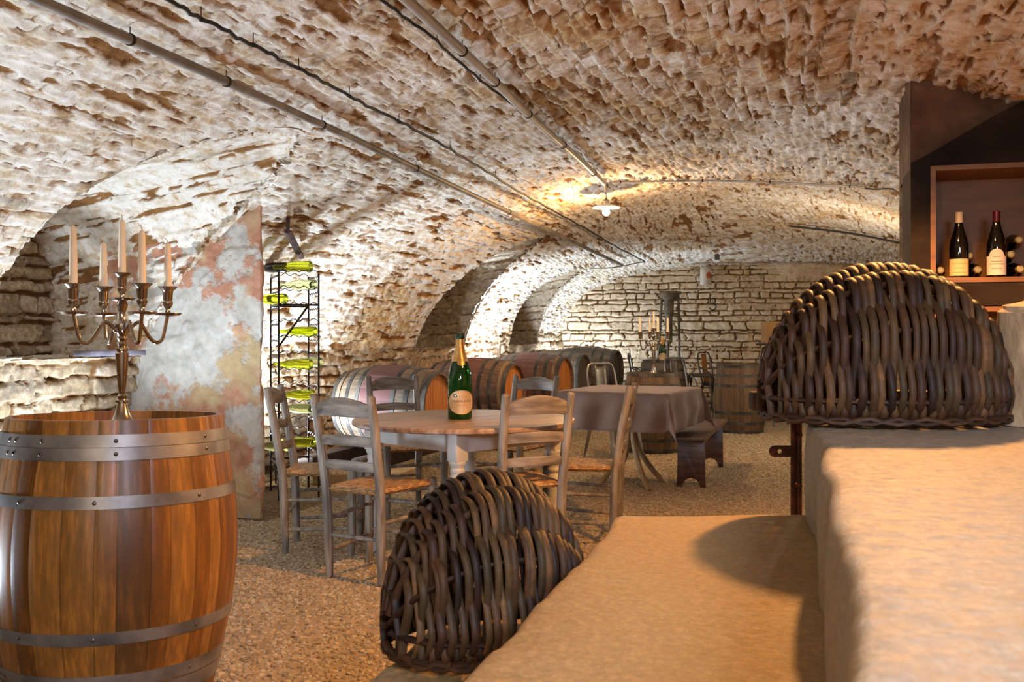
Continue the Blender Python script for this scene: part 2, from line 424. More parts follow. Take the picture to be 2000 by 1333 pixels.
# ---- partition with the cabinet on the right
BROWNP = pm('brown_old_plaster', ['#463024', '#5d4230', '#6e5440', '#8a705a'], 5, rough=.9, bump=.4, bscale=22, bdist=.01, det=8, rand=False)
CABV = 4.73
def arc_z(u):                                # curved head of the cabinet
    t = (u-.5175)/(1.55-.5175)
    return min(1.965 + .34*math.sin(min(max(t, 0), 1)*PI*.62)**1.15, float(zvault(u, CABV))+.02)
def build_partition():
    u = np.linspace(.525, 1.34, 60)
    z = np.linspace(0, 1, 60); U, T = np.meshgrid(u, z)
    z0 = np.array([arc_z(x)-.06 for x in u])[None, :]
    Z = z0+(2.75-z0)*T
    P = np.stack([U, CABV+.045+0*U, Z], -1)
    flat_wall('wall_partition', P, 90, BROWNP, .03)
    u = np.linspace(1.32, 2.5, 40); z = np.linspace(-.05, 2.75, 60); U, Z = np.meshgrid(u, z)
    flat_wall('wall_partition_right', np.stack([U, CABV+.05+0*U, Z], -1), 91, BROWNP, .03)
    y = np.linspace(CABV+.045, 5.25, 24); z = np.linspace(1.93, 2.75, 40)
    Y, Z = np.meshgrid(y, z)
    flat_wall('wall_partition_end', np.stack([.525+0*Y, Y, Z], -1), 92, BROWNP, .02)
    u = np.linspace(.525, 2.5, 40); z = np.linspace(-.05, 2.75, 40); U, Z = np.meshgrid(u, z)
    flat_wall('wall_partition_rear', np.stack([U, 5.25+0*U, Z], -1), 93, LOWW, .02)
build_partition()
# ---- wall behind the viewer
def build_front():
    u = np.linspace(-4.6, 2.6, 40); z = np.linspace(-.05, 2.75, 30); U, Z = np.meshgrid(u, z)
    flat_wall('wall_front', np.stack([U, -2.55+0*U, Z], -1), 95, LOWW, .02)
build_front()
# ---- floor and gravel
def floor_mat():
    t = NT('packed_gravel'); v = t.co()
    vo = t.n('ShaderNodeTexVoronoi', {'Vector': v, 'Scale': 55.0})
    c = t.ramp(vo.outputs['Color'], [(.1, '#4a3b29'), (.5, '#655338'), (.9, '#7d6a4b')])
    return t.out(c, .9, t.bump(vo.outputs['Distance'], .9, .02))
def pebble_mat():
    t = NT('limestone_pebbles')
    r = t.n('ShaderNodeObjectInfo').outputs['Random']; v = t.co()
    c = t.ramp(r, [(0, '#8c7d66'), (.2, '#a5957c'), (.4, '#b7a88e'), (.55, '#9c8c73'), (.7, '#c5b8a0'), (.85, '#ac9e87'), (1, '#857762')])
    c = t.mix(.25, c, t.ramp(t.noise(v, 3, 4), [(.3, '#5e4a33'), (.7, '#e8d8b8')]), 'OVERLAY')
    return t.out(c, .85, None, Specular_IOR_Level=.25)
def build_floor():
    g = np.linspace(-4.6, 2.8, 120); y = np.linspace(-2.6, 14.9, 240)
    U, V = np.meshgrid(g, y)
    Z = .03*(fbm(U*1.2, V*1.2, 66, 3)-.5)-.012
    gridmesh('floor', np.stack([U, V, Z], -1), {}, floor_mat(), flip=False)
    g = np.linspace(0, 1, 60); y = np.linspace(2.0, 14.68, 120)
    U, V = np.meshgrid(g, y)
    U = (uc(V)-hw(V)+.07)+(2*hw(V)-.14)*U
    Z = .03*(fbm(U*1.2, V*1.2, 66, 3)-.5)-.008
    kp = ~((U[:-1, :-1] < -3.22) & (V[1:, 1:] > 5.55) & (V[:-1, :-1] < 6.75))
    kp &= ~((U[1:, 1:] > .48) & (V[1:, 1:] > CABV-.02) & (V[:-1, :-1] < 5.3))
    um, vm_ = (U[:-1, :-1]+U[1:, 1:])/2, (V[:-1, :-1]+V[1:, 1:])/2
    xc, dc = CA*um+SA*vm_, -SA*um+CA*vm_
    kp &= ~((dc < 2.33) & (xc > -.92+(dc-2.2)*.294))
    o = gridmesh('gravel', np.stack([U, V, Z], -1), {}, pebble_mat(), keep=kp, kind=None)
    tag(o, 'loose beige limestone gravel covering the cellar floor', 'gravel', None, 'stuff')
    ng = bpy.data.node_groups.new('gravel_scatter', 'GeometryNodeTree')
    ng.interface.new_socket('Geometry', in_out='INPUT', socket_type='NodeSocketGeometry')
    ng.interface.new_socket('Geometry', in_out='OUTPUT', socket_type='NodeSocketGeometry')
    N = ng.nodes; Lk = ng.links.new
    gi = N.new('NodeGroupInput'); go = N.new('NodeGroupOutput')
    ds = N.new('GeometryNodeDistributePointsOnFaces'); ds.inputs['Density'].default_value = 2700; ds.inputs['Seed'].default_value = 4
    ico = N.new('GeometryNodeMeshIcoSphere'); ico.inputs['Radius'].default_value = .0098; ico.inputs['Subdivisions'].default_value = 2
    sm = N.new('GeometryNodeSetMaterial'); sm.inputs['Material'].default_value = o.data.materials[0]
    inst = N.new('GeometryNodeInstanceOnPoints')
    rs = N.new('FunctionNodeRandomValue'); rs.data_type = 'FLOAT_VECTOR'
    rs.inputs[0].default_value = (.55, .5, .4); rs.inputs[1].default_value = (1.75, 1.3, .95)
    rr = N.new('FunctionNodeRandomValue'); rr.data_type = 'FLOAT_VECTOR'
    rr.inputs[0].default_value = (-.5, -.5, 0); rr.inputs[1].default_value = (.5, .5, 6.28)
    sp = N.new('GeometryNodeSetPosition'); nz = N.new('ShaderNodeTexNoise'); nz.inputs['Scale'].default_value = 55
    vm = N.new('ShaderNodeVectorMath'); vm.operation = 'SUBTRACT'; vm.inputs[1].default_value = (.5, .5, .5)
    v2 = N.new('ShaderNodeVectorMath'); v2.operation = 'SCALE'; v2.inputs['Scale'].default_value = .012
    Lk(nz.outputs['Color'], vm.inputs[0]); Lk(vm.outputs[0], v2.inputs[0]); Lk(v2.outputs[0], sp.inputs['Offset'])
    Lk(ico.outputs[0], sp.inputs['Geometry']); Lk(sp.outputs[0], sm.inputs['Geometry'])
    Lk(gi.outputs[0], ds.inputs[0]); Lk(ds.outputs[0], inst.inputs['Points']); Lk(sm.outputs[0], inst.inputs['Instance'])
    Lk(rs.outputs[0], inst.inputs['Scale']); Lk(rr.outputs[0], inst.inputs['Rotation'])
    jn = N.new('GeometryNodeJoinGeometry'); Lk(inst.outputs[0], jn.inputs[0]); Lk(gi.outputs[0], jn.inputs[0])
    Lk(jn.outputs[0], go.inputs[0])
    md = o.modifiers.new('scatter', 'NODES'); md.node_group = ng
build_floor()
# ================================================================ materials of the furnishings
CHAIRW = pm('greyed_chair_wood', ['#4b443b', '#6a6156', '#867c6f', '#988f82'], 4, (6, 6, .9), .55, .25, 30, .003)
SLATW = pm('greyed_slat_wood', ['#4b443b', '#6a6156', '#867c6f', '#988f82'], 4, (.9, 6, 7), .55, .25, 30, .003)
def rush_mat():
    t = NT('woven_rush'); v = t.n('ShaderNodeTexCoord').outputs['Object']
    s = t.n('ShaderNodeSeparateXYZ', {0: v})
    ax = t.math('ABSOLUTE', s.outputs[0]); ay = t.math('ABSOLUTE', t.math('MULTIPLY', t.math('SUBTRACT', s.outputs[1], .01), 1.02))
    m = t.math('MAXIMUM', ax, ay)
    w = t.math('SINE', t.math('MULTIPLY', m, 780.0))
    w2 = t.math('SINE', t.math('MULTIPLY', s.outputs[2], 520.0))
    n = t.noise(t.co((1, 1, 1), True), 40, 4)
    c = t.ramp(t.math('ADD', t.math('MULTIPLY', w, .12), n), [(.3, '#6e4b2a'), (.5, '#ab8050'), (.7, '#d0ab74')])
    dg = t.ramp(t.math('ABSOLUTE', t.math('SUBTRACT', ax, ay)), [(0.0, 0.0), (.006, 1.0)])
    c = t.mix(t.math('MULTIPLY', t.math('SUBTRACT', 1.0, dg), .5), c, '#4a2f18')
    return t.out(c, .6, t.bump(t.math('ADD', w, t.math('MULTIPLY', dg, .8)), .5, .003))
RUSH = rush_mat()
TABLETOP = pm('worn_oak_boards', ['#6f5642', '#8d7058', '#a58a72', '#b79f8a'], 3, (1.2, 14, 6), .38, .12, 20, .002, rand=False)
PAINT = pm('grey_painted_wood', ['#a9a8a3', '#bbbab6', '#c8c7c4'], 5, rough=.5, bump=.1, bscale=30, bdist=.002)
BENCHW = pm('dark_bench_wood', ['#2e1b12', '#4a2f22', '#634536'], 4, (8, 1, 8), .35, .2, 18, .003)
DARKIRON = pm('dark_iron', ['#1c1815', '#2e2621', '#413229'], 14, rough=.55, metal=.6, bump=.2, bscale=60, bdist=.001)
RUST = pm('rusty_iron', ['#1d1210', '#3a2018', '#6b3c26'], 18, rough=.8, metal=.25, bump=.4, bscale=70, bdist=.002)
HOOPM = pm('galvanised_hoop', ['#5c5b5a', '#858483', '#a09f9e'], 6, rough=.42, metal=.55, bump=.1, bscale=30, bdist=.001)
HOOPD = pm('dull_old_hoop', ['#2c2a28', '#4b4845', '#6b6762'], 6, rough=.6, metal=.5, bump=.2, bscale=40, bdist=.001)
HOOPT = pm('chestnut_hoop', ['#5d4c3a', '#7b6750', '#96815f'], 6, rough=.8, bump=.3, bscale=40, bdist=.002)
RIVET = pm('rivet_steel', ['#3b3a38', '#8a8884'], 6, rough=.35, metal=.8, bump=0)
BRASS = pm('tarnished_silver_brass', ['#a39a8c', '#b8afa2', '#cbc4b9'], 10, rough=.2, metal=1.0, bump=.05, bscale=60, bdist=.001)
WAX = pm('ivory_wax', ['#efe0c4', '#f6ebd6'], 6, rough=.45, bump=.05, Subsurface_Weight=.2, Subsurface_Radius=(.02, .012, .006))
WICK = pm('pale_wick', ['#b99a72', '#d3b88f'], 30, rough=.9, bump=0)
CLOTH = None
def cloth_mat():
    t = NT('mauve_brown_linen'); v = t.co()
    w = t.n('ShaderNodeTexWave', {'Vector': v, 'Scale': 160.0, 'Distortion': 1.0})
    c = t.ramp(t.noise(v, 3, 4), [(.3, '#6a5042'), (.7, '#846958')])
    return t.out(c, .8, t.bump(w.outputs['Fac'], .15, .001), Sheen_Weight=.25)
CLOTH = cloth_mat()
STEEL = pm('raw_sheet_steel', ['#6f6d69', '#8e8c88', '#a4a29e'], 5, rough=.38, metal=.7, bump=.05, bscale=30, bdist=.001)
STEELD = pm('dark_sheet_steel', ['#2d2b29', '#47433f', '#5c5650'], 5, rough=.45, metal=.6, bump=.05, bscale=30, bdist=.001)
LEATHER = pm('tan_wood_back', ['#8a5a30', '#a06a38', '#b27a44'], 5, rough=.5, bump=.1)
PIPEM = pm('grey_pvc_conduit', ['#8c857b', '#a59d92', '#b8b1a6'], 5, rough=.4, bump=.05)
PIPEG = pm('old_grey_pipe', ['#5f564c', '#7c7267', '#988d80'], 5, rough=.55, bump=.1)
CABLE = pm('black_cable', ['#16120f', '#2a241f'], 20, rough=.6, bump=.1)
def glass(name, col, rough=.03, tw=1.0, ior=1.45, **k):
    t = NT(name); return t.out(col, rough, None, Transmission_Weight=tw, IOR=ior, **k)
GREENG = glass('green_champagne_glass', '#0e4a17', .04, .55, Specular_IOR_Level=.6)
LIMEG = glass('lime_bottle_glass', '#d4e23c', .05, .9, 1.2)
PALEG = glass('pale_bottle_glass', '#dbe9b0', .05, .92, 1.2)
BLACKG = pm('dark_wine_glass', ['#060505', '#0b0807'], 4, rough=.08, bump=0, Coat_Weight=.5)
GOLDF = pm('gold_foil', ['#b98a4a', '#d5a763', '#e6c288'], 12, rough=.3, metal=.7, bump=.3, bscale=90, bdist=.001)
GREENF = pm('green_foil', ['#0d2613', '#1c4023'], 12, rough=.4, metal=.3, bump=.3, bscale=90)
LABELG = pm('gilt_paper_label', ['#cfae7c', '#dcc197', '#e8d4b2'], 8, rough=.42, metal=.25, bump=0, rand=False)
LABELC = pm('cream_paper_label', ['#d9bd8a', '#e6cfa2'], 6, rough=.7, bump=0, rand=False)
LABELW = pm('white_paper_label', ['#d6cbc3', '#e4dbd4'], 6, rough=.7, bump=0, rand=False)
INK = pm('label_ink', ['#5b4630', '#6e563c'], 6, rough=.7, bump=0)
INKO = pm('label_orange_ink', ['#a9773c', '#b9854a'], 6, rough=.7, bump=0)
FOILC = pm('cream_capsule', ['#d8c38e', '#eadbb0'], 6, rough=.35, bump=0)
FOILR = pm('red_capsule', ['#4a0f0d', '#7a211a'], 6, rough=.25, metal=.3, bump=0)
CORK = pm('bottle_top_foil', ['#8b7f57', '#b4a877'], 8, rough=.4, metal=.3, bump=0)
# ================================================================ rush-seated chairs
def build_chair():
    t = thing('rush_chair', '', 'chair')
    zr = [0, .10, .25, .44, .66, .80, .895]
    def yr(z): return -.185 - (.085*((z-.40)/.49)**1.2 if z > .40 else -.012*(.40-z)/.4)
    def xr(z): return .158+.018*z
    for s in (-1, 1):
        m = MB(); m.tube([(s*xr(z), yr(z), z) for z in zr]+[(s*xr(.9), yr(.9), .903)], [.017, .0215, .024, .0245, .0235, .022, .021, .013], 10)
        m.build('leg', CHAIRW, t)
        m = MB(); m.tube([(s*.198, .185, 0), (s*.20, .19, .12), (s*.20, .19, .44), (s*.20, .19, .462), (s*.20, .19, .468)], [.018, .023, .025, .0235, .014], 10)
        m.build('leg', CHAIRW, t)
    # seat: pillowed trapezoid
    n = 22; P = []
    for side in (1, -1):
        rows = []
        for i in range(n+1):
            b = 2*i/n-1; row = []
            for j in range(n+1):
                a = 2*j/n-1
                mx = max(abs(a), abs(b)); e = (1-mx**7)**.5
                wd = .192+.022*b; y = .008+.207*b
                k = .93+.07*(1-mx**3) if mx < 1 else .93
                z = .437+side*(.021*e) - (.012*math.cos(a*PI/2)*math.cos(b*PI/2) if side > 0 else 0) + (.004*math.exp(-((abs(a)-abs(b))/.08)**2)*-1 if side > 0 else 0)
                row.append((a*wd, y, z))
            rows.append(row)
        P.append(rows)
    m = MB(); m.grid(P[0]); m.grid(P[1]); m.build('seat', RUSH, t, smooth=60)
    for z0, h0, h1, th in ((.795, .058, .098, .014), (.655, .046, .058, .013), (.535, .044, .054, .013)):
        m = MB(); rows = []; K = 14
        for face in (0, 1):
            for (top) in (0, 1):
                row = []
                for k in range(K+1):
                    q = 2*k/K-1
                    hh = h0+(h1-h0)*(1-q*q); z = z0+(hh if top else .006*(1-q*q))
                    y = yr(z0+h0/2) - .030*(1-q*q) + (.5-face)*th
                    row.append((q*(xr(z0)-.004), y, z))
                rows.append(row)
        a, b, c, d = rows
        m.grid([a, b, d, c, a])
        for e in (0, K): m.add([a[e], b[e], d[e], c[e]], [(0, 1, 2, 3)])
        m.build('slat', SLATW, t, bevel=.003)
    def rung(p, q, r=.0095):
        p = Vector(p); q = Vector(q); m = MB()
        m.tube([p, p.lerp(q, .12), p.lerp(q, .5), p.lerp(q, .88), q], [r*.8, r, r*1.15, r, r*.8], 8); m.build('stretcher', CHAIRW, t)
    for s in (-1, 1):
        for z in (.13, .29): rung((s*xr(z), yr(z), z), (s*.20, .19, z+.012))
    for z in (.17, .33): rung((-.20, .19, z), (.20, .19, z))
    rung((-xr(.21), yr(.21), .21), (xr(.21), yr(.21), .21))
    return t
chair0 = build_chair()
GRP = 'rush seated chairs around the round table'
def chair_at(x, d, fx, fd, label, first=False, z=0, s=1.0):
    """x, d: middle of the rear feet in camera metres"""
    f = Vector((fx, fd)).normalized(); c = cw(x+f.x*.19, d+f.y*.19, z); rz = yaw_to(f.x, f.y)
    if first:
        chair0.location = c; chair0.rotation_euler = (0, 0, rz); chair0['label'] = label; chair0['group'] = GRP; o = chair0
    else: o = dup(chair0, label, c, rz)
    return o
chair_at(-.767, 4.69, .50, .866, 'ladder-back rush chair nearest the oak barrel, its back to the viewer', True)
chair_at(-1.25, 5.44, .99, .03, 'ladder-back rush chair seen from the side, nearest the wire bottle rack and the plastered pier')
chair_at(-.80, 6.72, .45, -.89, 'ladder-back rush chair across the table, before the nearest lying barrel')
chair_at(.10, 4.84, -.38, .92, 'ladder-back rush chair with its back to the viewer, straight behind the small lower basket')
chair_at(.61, 5.58, -.97, .20, 'ladder-back rush chair seen from the side, nearest the brown cloth')
chair_at(.12, 6.72, -.60, -.80, 'ladder-back rush chair on the far right of the table, behind the other right chairs')
# ================================================================ round table
def turned_leg(m, x, y, zt, M=None):
    pr = [(.018, 0), (.026, .01), (.030, .04), (.020, .06), (.027, .075), (.020, .09), (.024, .14), (.034, .24), (.040, .32), (.042, .36), (.036, .385),
          (.026, .395), (.038, .405), (.040, .415), (.032, .425), (.036, .435), (.037, .445), (.031, .452), (.036, .462), (.037, .472), (.031, .48), (.038, .492), (.043, .50), (.043, .51)]
    k = zt/.51
    m.lathe([(r, z*k) for r, z in pr], 20, Matrix.Translation((x, y, 0)))
def build_round_table():
    c = cw(-.262, 5.32); t = thing('round_table', 'round oak topped table with grey painted apron and turned legs', 'table', c, YAW+R(44))
    m = MB(); pr = [(0, .703), (.55, .703), (.598, .703), (.606, .708), (.607, .722), (.602, .730), (.59, .732), (0, .732)]
    m.lathe(pr, 72); m.build('tabletop', TABLETOP, t)
    a = .35
    for k in range(4):
        M = Matrix.Rotation(k*PI/2, 4, 'Z')
        m = MB(); m.box((0, a, .652), (2*a-.07, .022, .10), M); m.build('apron', PAINT, t, bevel=.002)
    for sx in (-1, 1):
        for sy in (-1, 1):
            m = MB(); m.box((sx*a, sy*a, .632), (.075, .075, .142)); turned_leg(m, sx*a, sy*a, .562); m.build('leg', PAINT, t, bevel=.003)
    return t
build_round_table()
# ================================================================ bottles
def bottle_profile(kind):
    if kind == 'champagne':     # scaled to height 1, radius 1
        return [(0, .02), (.55, .006), (.9, 0), (1, .015), (1, .40), (.985, .47), (.93, .54), (.82, .61), (.66, .68), (.50, .74), (.40, .80), (.34, .87), (.31, .945), (.32, .95), (.36, .955), (.37, .965), (.35, .975), (.30, .98), (.30, .998), (.24, 1)]
    if kind == 'burgundy':
        return [(0, .03), (.6, .008), (.93, 0), (1, .015), (1, .46), (.98, .51), (.90, .57), (.74, .65), (.56, .73), (.44, .80), (.38, .86), (.355, .93), (.36, .97), (.39, .975), (.39, .99), (.34, 1)]
def patch(m, R0, z0, z1, hw_, shape, nx=20, ny=20):
    """curved label on a cylinder, facing local -Y; shape(a,b)-> clip to ellipse when True"""
    P = []
    for i in range(ny+1):
        row = []
        for j in range(nx+1):
            a = 2*j/nx-1; b = 2*i/ny-1
            if shape == 'oval':
                r = max(abs(a), abs(b)); l = math.hypot(a, b)
                if l > 0: a, b = a/l*r, b/l*r
            z = (z0+z1)/2+b*(z1-z0)/2
            if shape == 'arched' and b > .45:
                zt = .45 + .55*max(0, 1-(abs(a)/.62)**2)**.5 if abs(a) < .62 else .45
                z = (z0+z1)/2 + (.45+(b-.45)/.55*(zt-.45))*(z1-z0)/2
            an = a*hw_/R0
            row.append((R0*math.sin(an), -R0*math.cos(an), z))
        P.append(row)
    m.grid(P)
def text_on(parent, name, txt, R0, z, size, mat, an0=0.0, space=1.0):
    cu = bpy.data.curves.new(name, 'FONT'); cu.body = txt; cu.size = size; cu.align_x = 'CENTER'; cu.align_y = 'CENTER'; cu.extrude = .0002; cu.space_character = space; cu.resolution_u = 2
    tmp = bpy.data.objects.new(name, cu); COL.objects.link(tmp)
    dg = bpy.context.evaluated_depsgraph_get(); me = bpy.data.meshes.new_from_object(tmp.evaluated_get(dg))
    bpy.data.objects.remove(tmp); bpy.data.curves.remove(cu)
    for v in me.vertices:
        an = v.co.x/R0+an0; r = R0+v.co.z
        v.co = (r*math.sin(an), -r*math.cos(an), z+v.co.y)
    return obj(name, me, mat, parent)
def champagne(name, label, loc, H, Rr, rz, full=True):
    t = thing(name, label, 'bottle', loc, rz)
    m = MB(); m.lathe([(r*Rr, z*H) for r, z in bottle_profile('champagne')], 40); m.build('body', GREENG, t, smooth=50)
    fo = [(.685, .675), (.52, .745), (.42, .80), (.365, .87), (.335, .935)]
    m = MB(); m.lathe([(r*Rr, z*H) for r, z in fo], 32, cap=False)
    m.build('foil', GOLDF, t)
    m = MB(); m.lathe([(.34*Rr, .935*H), (.385*Rr, .955*H), (.39*Rr, .968*H), (.36*Rr, .98*H), (.33*Rr, 1.002*H), (.0, 1.004*H)], 24); m.build('cap', GREENF, t)
    lab = MB(); patch(lab, Rr*1.006, H*.06, H*.345, Rr*1.25, 'oval'); l = lab.build('label', LABELG, t)
    b = MB(); pts = []
    for k in range(49):
        a = 2*PI*k/48; an = math.cos(a)*1.25*.97; pts.append((Rr*1.009*math.sin(an), -Rr*1.009*math.cos(an), H*.2025+H*.1425*.97*math.sin(a)))
    b.tube(pts, .0016*H/.45, 6, False); b.build('label_border', GOLDF, l)
    if full:
        text_on(l, 'lettering', 'PERRIER-JOUËT', Rr*1.008, H*.213, H*.036, INK, .05, 1.0)
        text_on(l, 'lettering', 'GRAND BRUT', Rr*1.008, H*.168, H*.020, INKO, .05, 1.1)
        text_on(l, 'lettering', 'CHAMPAGNE', Rr*1.008, H*.270, H*.014, INKO, .1, 1.1)
        m = MB(); m.lathe([(0, .0015), (.011, .0015), (.0125, .0005), (.013, 0)], 20, Matrix.Rotation(-.55, 4, 'Z') @ Matrix.Translation((0, -Rr*1.006, H*.282)) @ Matrix.Rotation(PI/2, 4, 'X')); m.build('seal', BRASS, l)
    m = MB(); patch(m, Rr*.70, H*.625, H*.70, Rr*.33, 'oval', 12, 12)
    for i, v in enumerate(m.v):      # lie on the shoulder
        z = v[2]/H; r = np.interp(z, [.61, .68, .74], [.82, .66, .50])*Rr*1.03; q = math.hypot(v[0], v[1]); m.v[i] = (v[0]*r/q, v[1]*r/q, v[2])
    m.build('neck_label', GOLDF, t)
    return t
p = cw(-.0532*5.3, 5.28, .732)
champagne('champagne_bottle', 'large green champagne bottle with gilt oval label and gold foil, on the round table', p, .462, .0665, YAW+R(12))
# ================================================================ barrels
def stave_mat(name, cols, stain, rough=.42, worn=.5, grain=1.0, bands=None, coat=0.0):
    t = NT(name); v = t.co((9, 9, .8)); ob = t.co()
    r = t.attr('stave'); g = t.noise(v, 7, 6, .6); big = t.noise(t.co((1, 1, .6)), 4.5, 4, .6)
    k = len(cols); c = t.ramp(r, [(i/(k-1), q) for i, q in enumerate(cols)])
    c = t.mix(.45*grain, c, t.ramp(g, [(.3, '#2a1a0c'), (.5, '#8a7050'), (.7, '#f2d9b0')]), 'OVERLAY')
    c = t.mix(t.ramp(big, [(.50, 0.0), (.66, worn)]), c, stain)
    if bands:
        z = t.n('ShaderNodeSeparateXYZ', {0: ob}).outputs[2]
        for z0, z1, col, f in bands:
            w = t.noise(ob, 9, 4); zz = t.math('ADD', z, t.math('MULTIPLY', t.math('SUBTRACT', w, .5), .02))
            q = t.math('MULTIPLY', t.math('GREATER_THAN', zz, z0), t.math('LESS_THAN', zz, z1))
            c = t.mix(t.math('MULTIPLY', q, f), c, col)
    gr = t.attr('groove')
    c = t.mix(t.math('MULTIPLY', gr, .55), c, '#1b0f07')
    return t.out(c, rough, t.bump(g, .2, .002), Coat_Weight=coat, Coat_Roughness=.25)
def barrel_radius(prof, z):
    return float(np.interp(z, [p[1] for p in prof], [p[0] for p in prof]))
def smooth_prof(prof, n=36):
    z = np.linspace(prof[0][1], prof[-1][1], n); zz = [p[1] for p in prof]; rr = [p[0] for p in prof]
    co = np.polyfit(zz, rr, 4); return list(zip(np.polyval(co, z), z))
def build_barrel(t, prof, hoops, smat, hmat, nst=30, seed=1, rivets=True):
    """t: the thing; upright along +Z from 0; hoops: (z0, z1, material or None)"""
    pr = smooth_prof(prof); H = pr[-1][1]; sub = 5; n = nst*sub
    rr = random.Random(seed); ws = [rr.uniform(.7, 1.4) for _ in range(nst)]; tot = sum(ws)
    ed = np.cumsum([0]+ws)/tot*2*PI; ang = []; sv = []; gv = []
    for i in range(nst):
        for q, f in enumerate((0, .04, .35, .65, .96)):
            ang.append(ed[i]+(ed[i+1]-ed[i])*f); gv.append(1.0 if q == 0 else 0.0); sv.append(i)
    sr = [rr.random() for _ in range(nst)]
    rows = [(r, z, True) for r, z in pr]
    r1 = pr[-1][0]; r0 = pr[0][0]
    seq = [(r0-.02, .04, False), (r0-.02, .001, False), (r0-.003, 0, False)]+rows+[(r1-.004, H+.001, False), (r1-.021, H+.0005, False), (r1-.021, H-.055, False)]
    co = []; gvv = []
    for r, z, g in seq:
        for k, a in enumerate(ang):
            q = r-(.0009 if (gv[k] and g) else 0); co.append((q*math.cos(a), q*math.sin(a), z)); gvv.append(gv[k])
    N = len(ang); F = []; fs = []
    for i in range(len(seq)-1):
        for k in range(N):
            F.append((i*N+k, i*N+(k+1) % N, (i+1)*N+(k+1) % N, (i+1)*N+k)); fs.append(sr[sv[k]])
    me = bpy.data.meshes.new('staves'); me.from_pydata(co, [], F)
    a = me.attributes.new('stave', 'FLOAT', 'FACE'); a.data.foreach_set('value', np.array(fs, np.float32))
    a = me.attributes.new('groove', 'FLOAT', 'POINT'); a.data.foreach_set('value', np.array(gvv, np.float32))
    fin(me, 50); obj('staves', me, smat, t)
    for z in (H-.035, .03):
        m = MB(); R_ = (r1 if z > .1 else r0)-.018; m.lathe([(0, z-.012), (R_, z-.012), (R_, z), (0, z)], 40); m.build('head', smat if not hasattr(t, 'keys') or 'hm' not in t else smat, t)
    for h in hoops:
        z0, z1 = h[0], h[1]; mt = h[2] if len(h) > 2 and h[2] else hmat
        ra, rb = np.interp([z0, z1], [p[1] for p in pr], [p[0] for p in pr])
        m = MB(); e = .0035 if mt is not HOOPT else .011
        if mt is HOOPT:
            zm = (z0+z1)/2; m.lathe([(ra-.002, z0), (ra+e*.7, z0+.002), ((ra+rb)/2+e, zm), (rb+e*.7, z1-.002), (rb-.002, z1), (ra-.002, z0)], 72, cap=False)
        else: m.lathe([(ra-.002, z0), (ra+e, z0), (rb+e, z1), (rb-.002, z1), (ra-.002, z0)], 72, cap=False)
        hp = m.build('hoop', mt, t)
        if rivets:
            a0 = rr.uniform(0, 6.28)
            if rivets == 'near': a0 = rr.choice([-2.75, -2.6])
            for k, da in enumerate((0, .10, .42, 1.05, 1.9)):
                zc_ = (z0+z1)/2; rc = (ra+rb)/2+e; an = a0+da
                M = Matrix.Translation((rc*math.cos(an), rc*math.sin(an), zc_)) @ Matrix.Rotation(an, 4, 'Z') @ Matrix.Rotation(PI/2, 4, 'Y')
                m = MB(); m.lathe([(.0062, -.001), (.006, .0012), (.0035, .0026), (0, .003)], 10, M); m.build('rivet', RIVET, hp)
    return t
OAKB = stave_mat('varnished_oak_staves', ['#6f4a1e', '#8a5f28', '#9d7033', '#7a5020', '#a87a3c', '#5f4524', '#94682c'], '#4a2f16', .42, .55, 1.0, None, .15)
nb = thing('oak_barrel', 'large varnished orange oak barrel with grey steel hoops in the left foreground, candelabra on top', 'barrel', cw(-1.240, 3.03), 0)
nb.rotation_euler = (Matrix.Rotation(R(2.0), 3, wdir(-1, 0)) @ Matrix.Rotation(YAW+R(20), 3, 'Z')).to_euler()
build_barrel(nb, [(.283, 0), (.30, .11), (.327, .22), (.348, .34), (.362, .48), (.366, .58), (.359, .69), (.338, .81), (.327, .885), (.318, .94)],
             [(.865, .90), (.828, .8635), (.695, .73), (.315, .35), (.185, .225), (.135, .18), (.02, .055)], OAKB, HOOPM, 30, 5, 'near')
OLDB = [stave_mat('wine_stained_staves', ['#6d6154', '#7b6c5b', '#5e554b', '#8a7a66'], '#3d342c', .75, .5, 1.0, [(.30, .62, '#5d3135', .75)]),
        stave_mat('weathered_grey_staves', ['#6f675c', '#80766a', '#605950', '#8c8273'], '#443d35', .8, .5, 1.0),
        stave_mat('weathered_rosy_staves', ['#7b6457', '#8a7061', '#6b564b', '#94786a'], '#4d3a32', .8, .5, 1.0, [(.34, .60, '#7b4a47', .5)]),
        stave_mat('brown_upright_staves', ['#5d4a36', '#6f5a42', '#7d684e', '#574532'], '#453626', .6, .5, 1.0)]
HEADO = None
def head_mat():
    t = NT('orange_oak_head'); v = t.co((1, 1, 1)); s = t.n('ShaderNodeSeparateXYZ', {0: v})
    pl = t.math('MULTIPLY', t.math('FRACT', t.math('MULTIPLY', s.outputs[1], 9.0)), 1.0)
    g = t.noise(t.co((1, 12, 12)), 5, 5)
    c = t.ramp(g, [(.3, '#a9602a'), (.5, '#cf8038'), (.7, '#e29a52')])
    c = t.mix(t.ramp(pl, [(0, 1.0), (.07, 0.0)]), c, '#3a1d0c')
    return t.out(c, .5, t.bump(g, .2, .002))
HEADO = head_mat()
BPROF = [(.285, 0), (.315, .16), (.338, .32), (.345, .44), (.338, .56), (.315, .72), (.285, .88)]
LHOOP = [(.0, .035, None), (.055, .085, HOOPT), (.145, .18, None), (.255, .29, None), (.59, .625, None), (.70, .735, None), (.80, .83, HOOPT), (.845, .88, None)]
LHOOP2 = [(.0, .04, None), (.13, .17, None), (.26, .295, None), (.585, .62, None), (.71, .75, None), (.84, .88, None)]
LYG = 'old barrels lying in a row along the left wall'
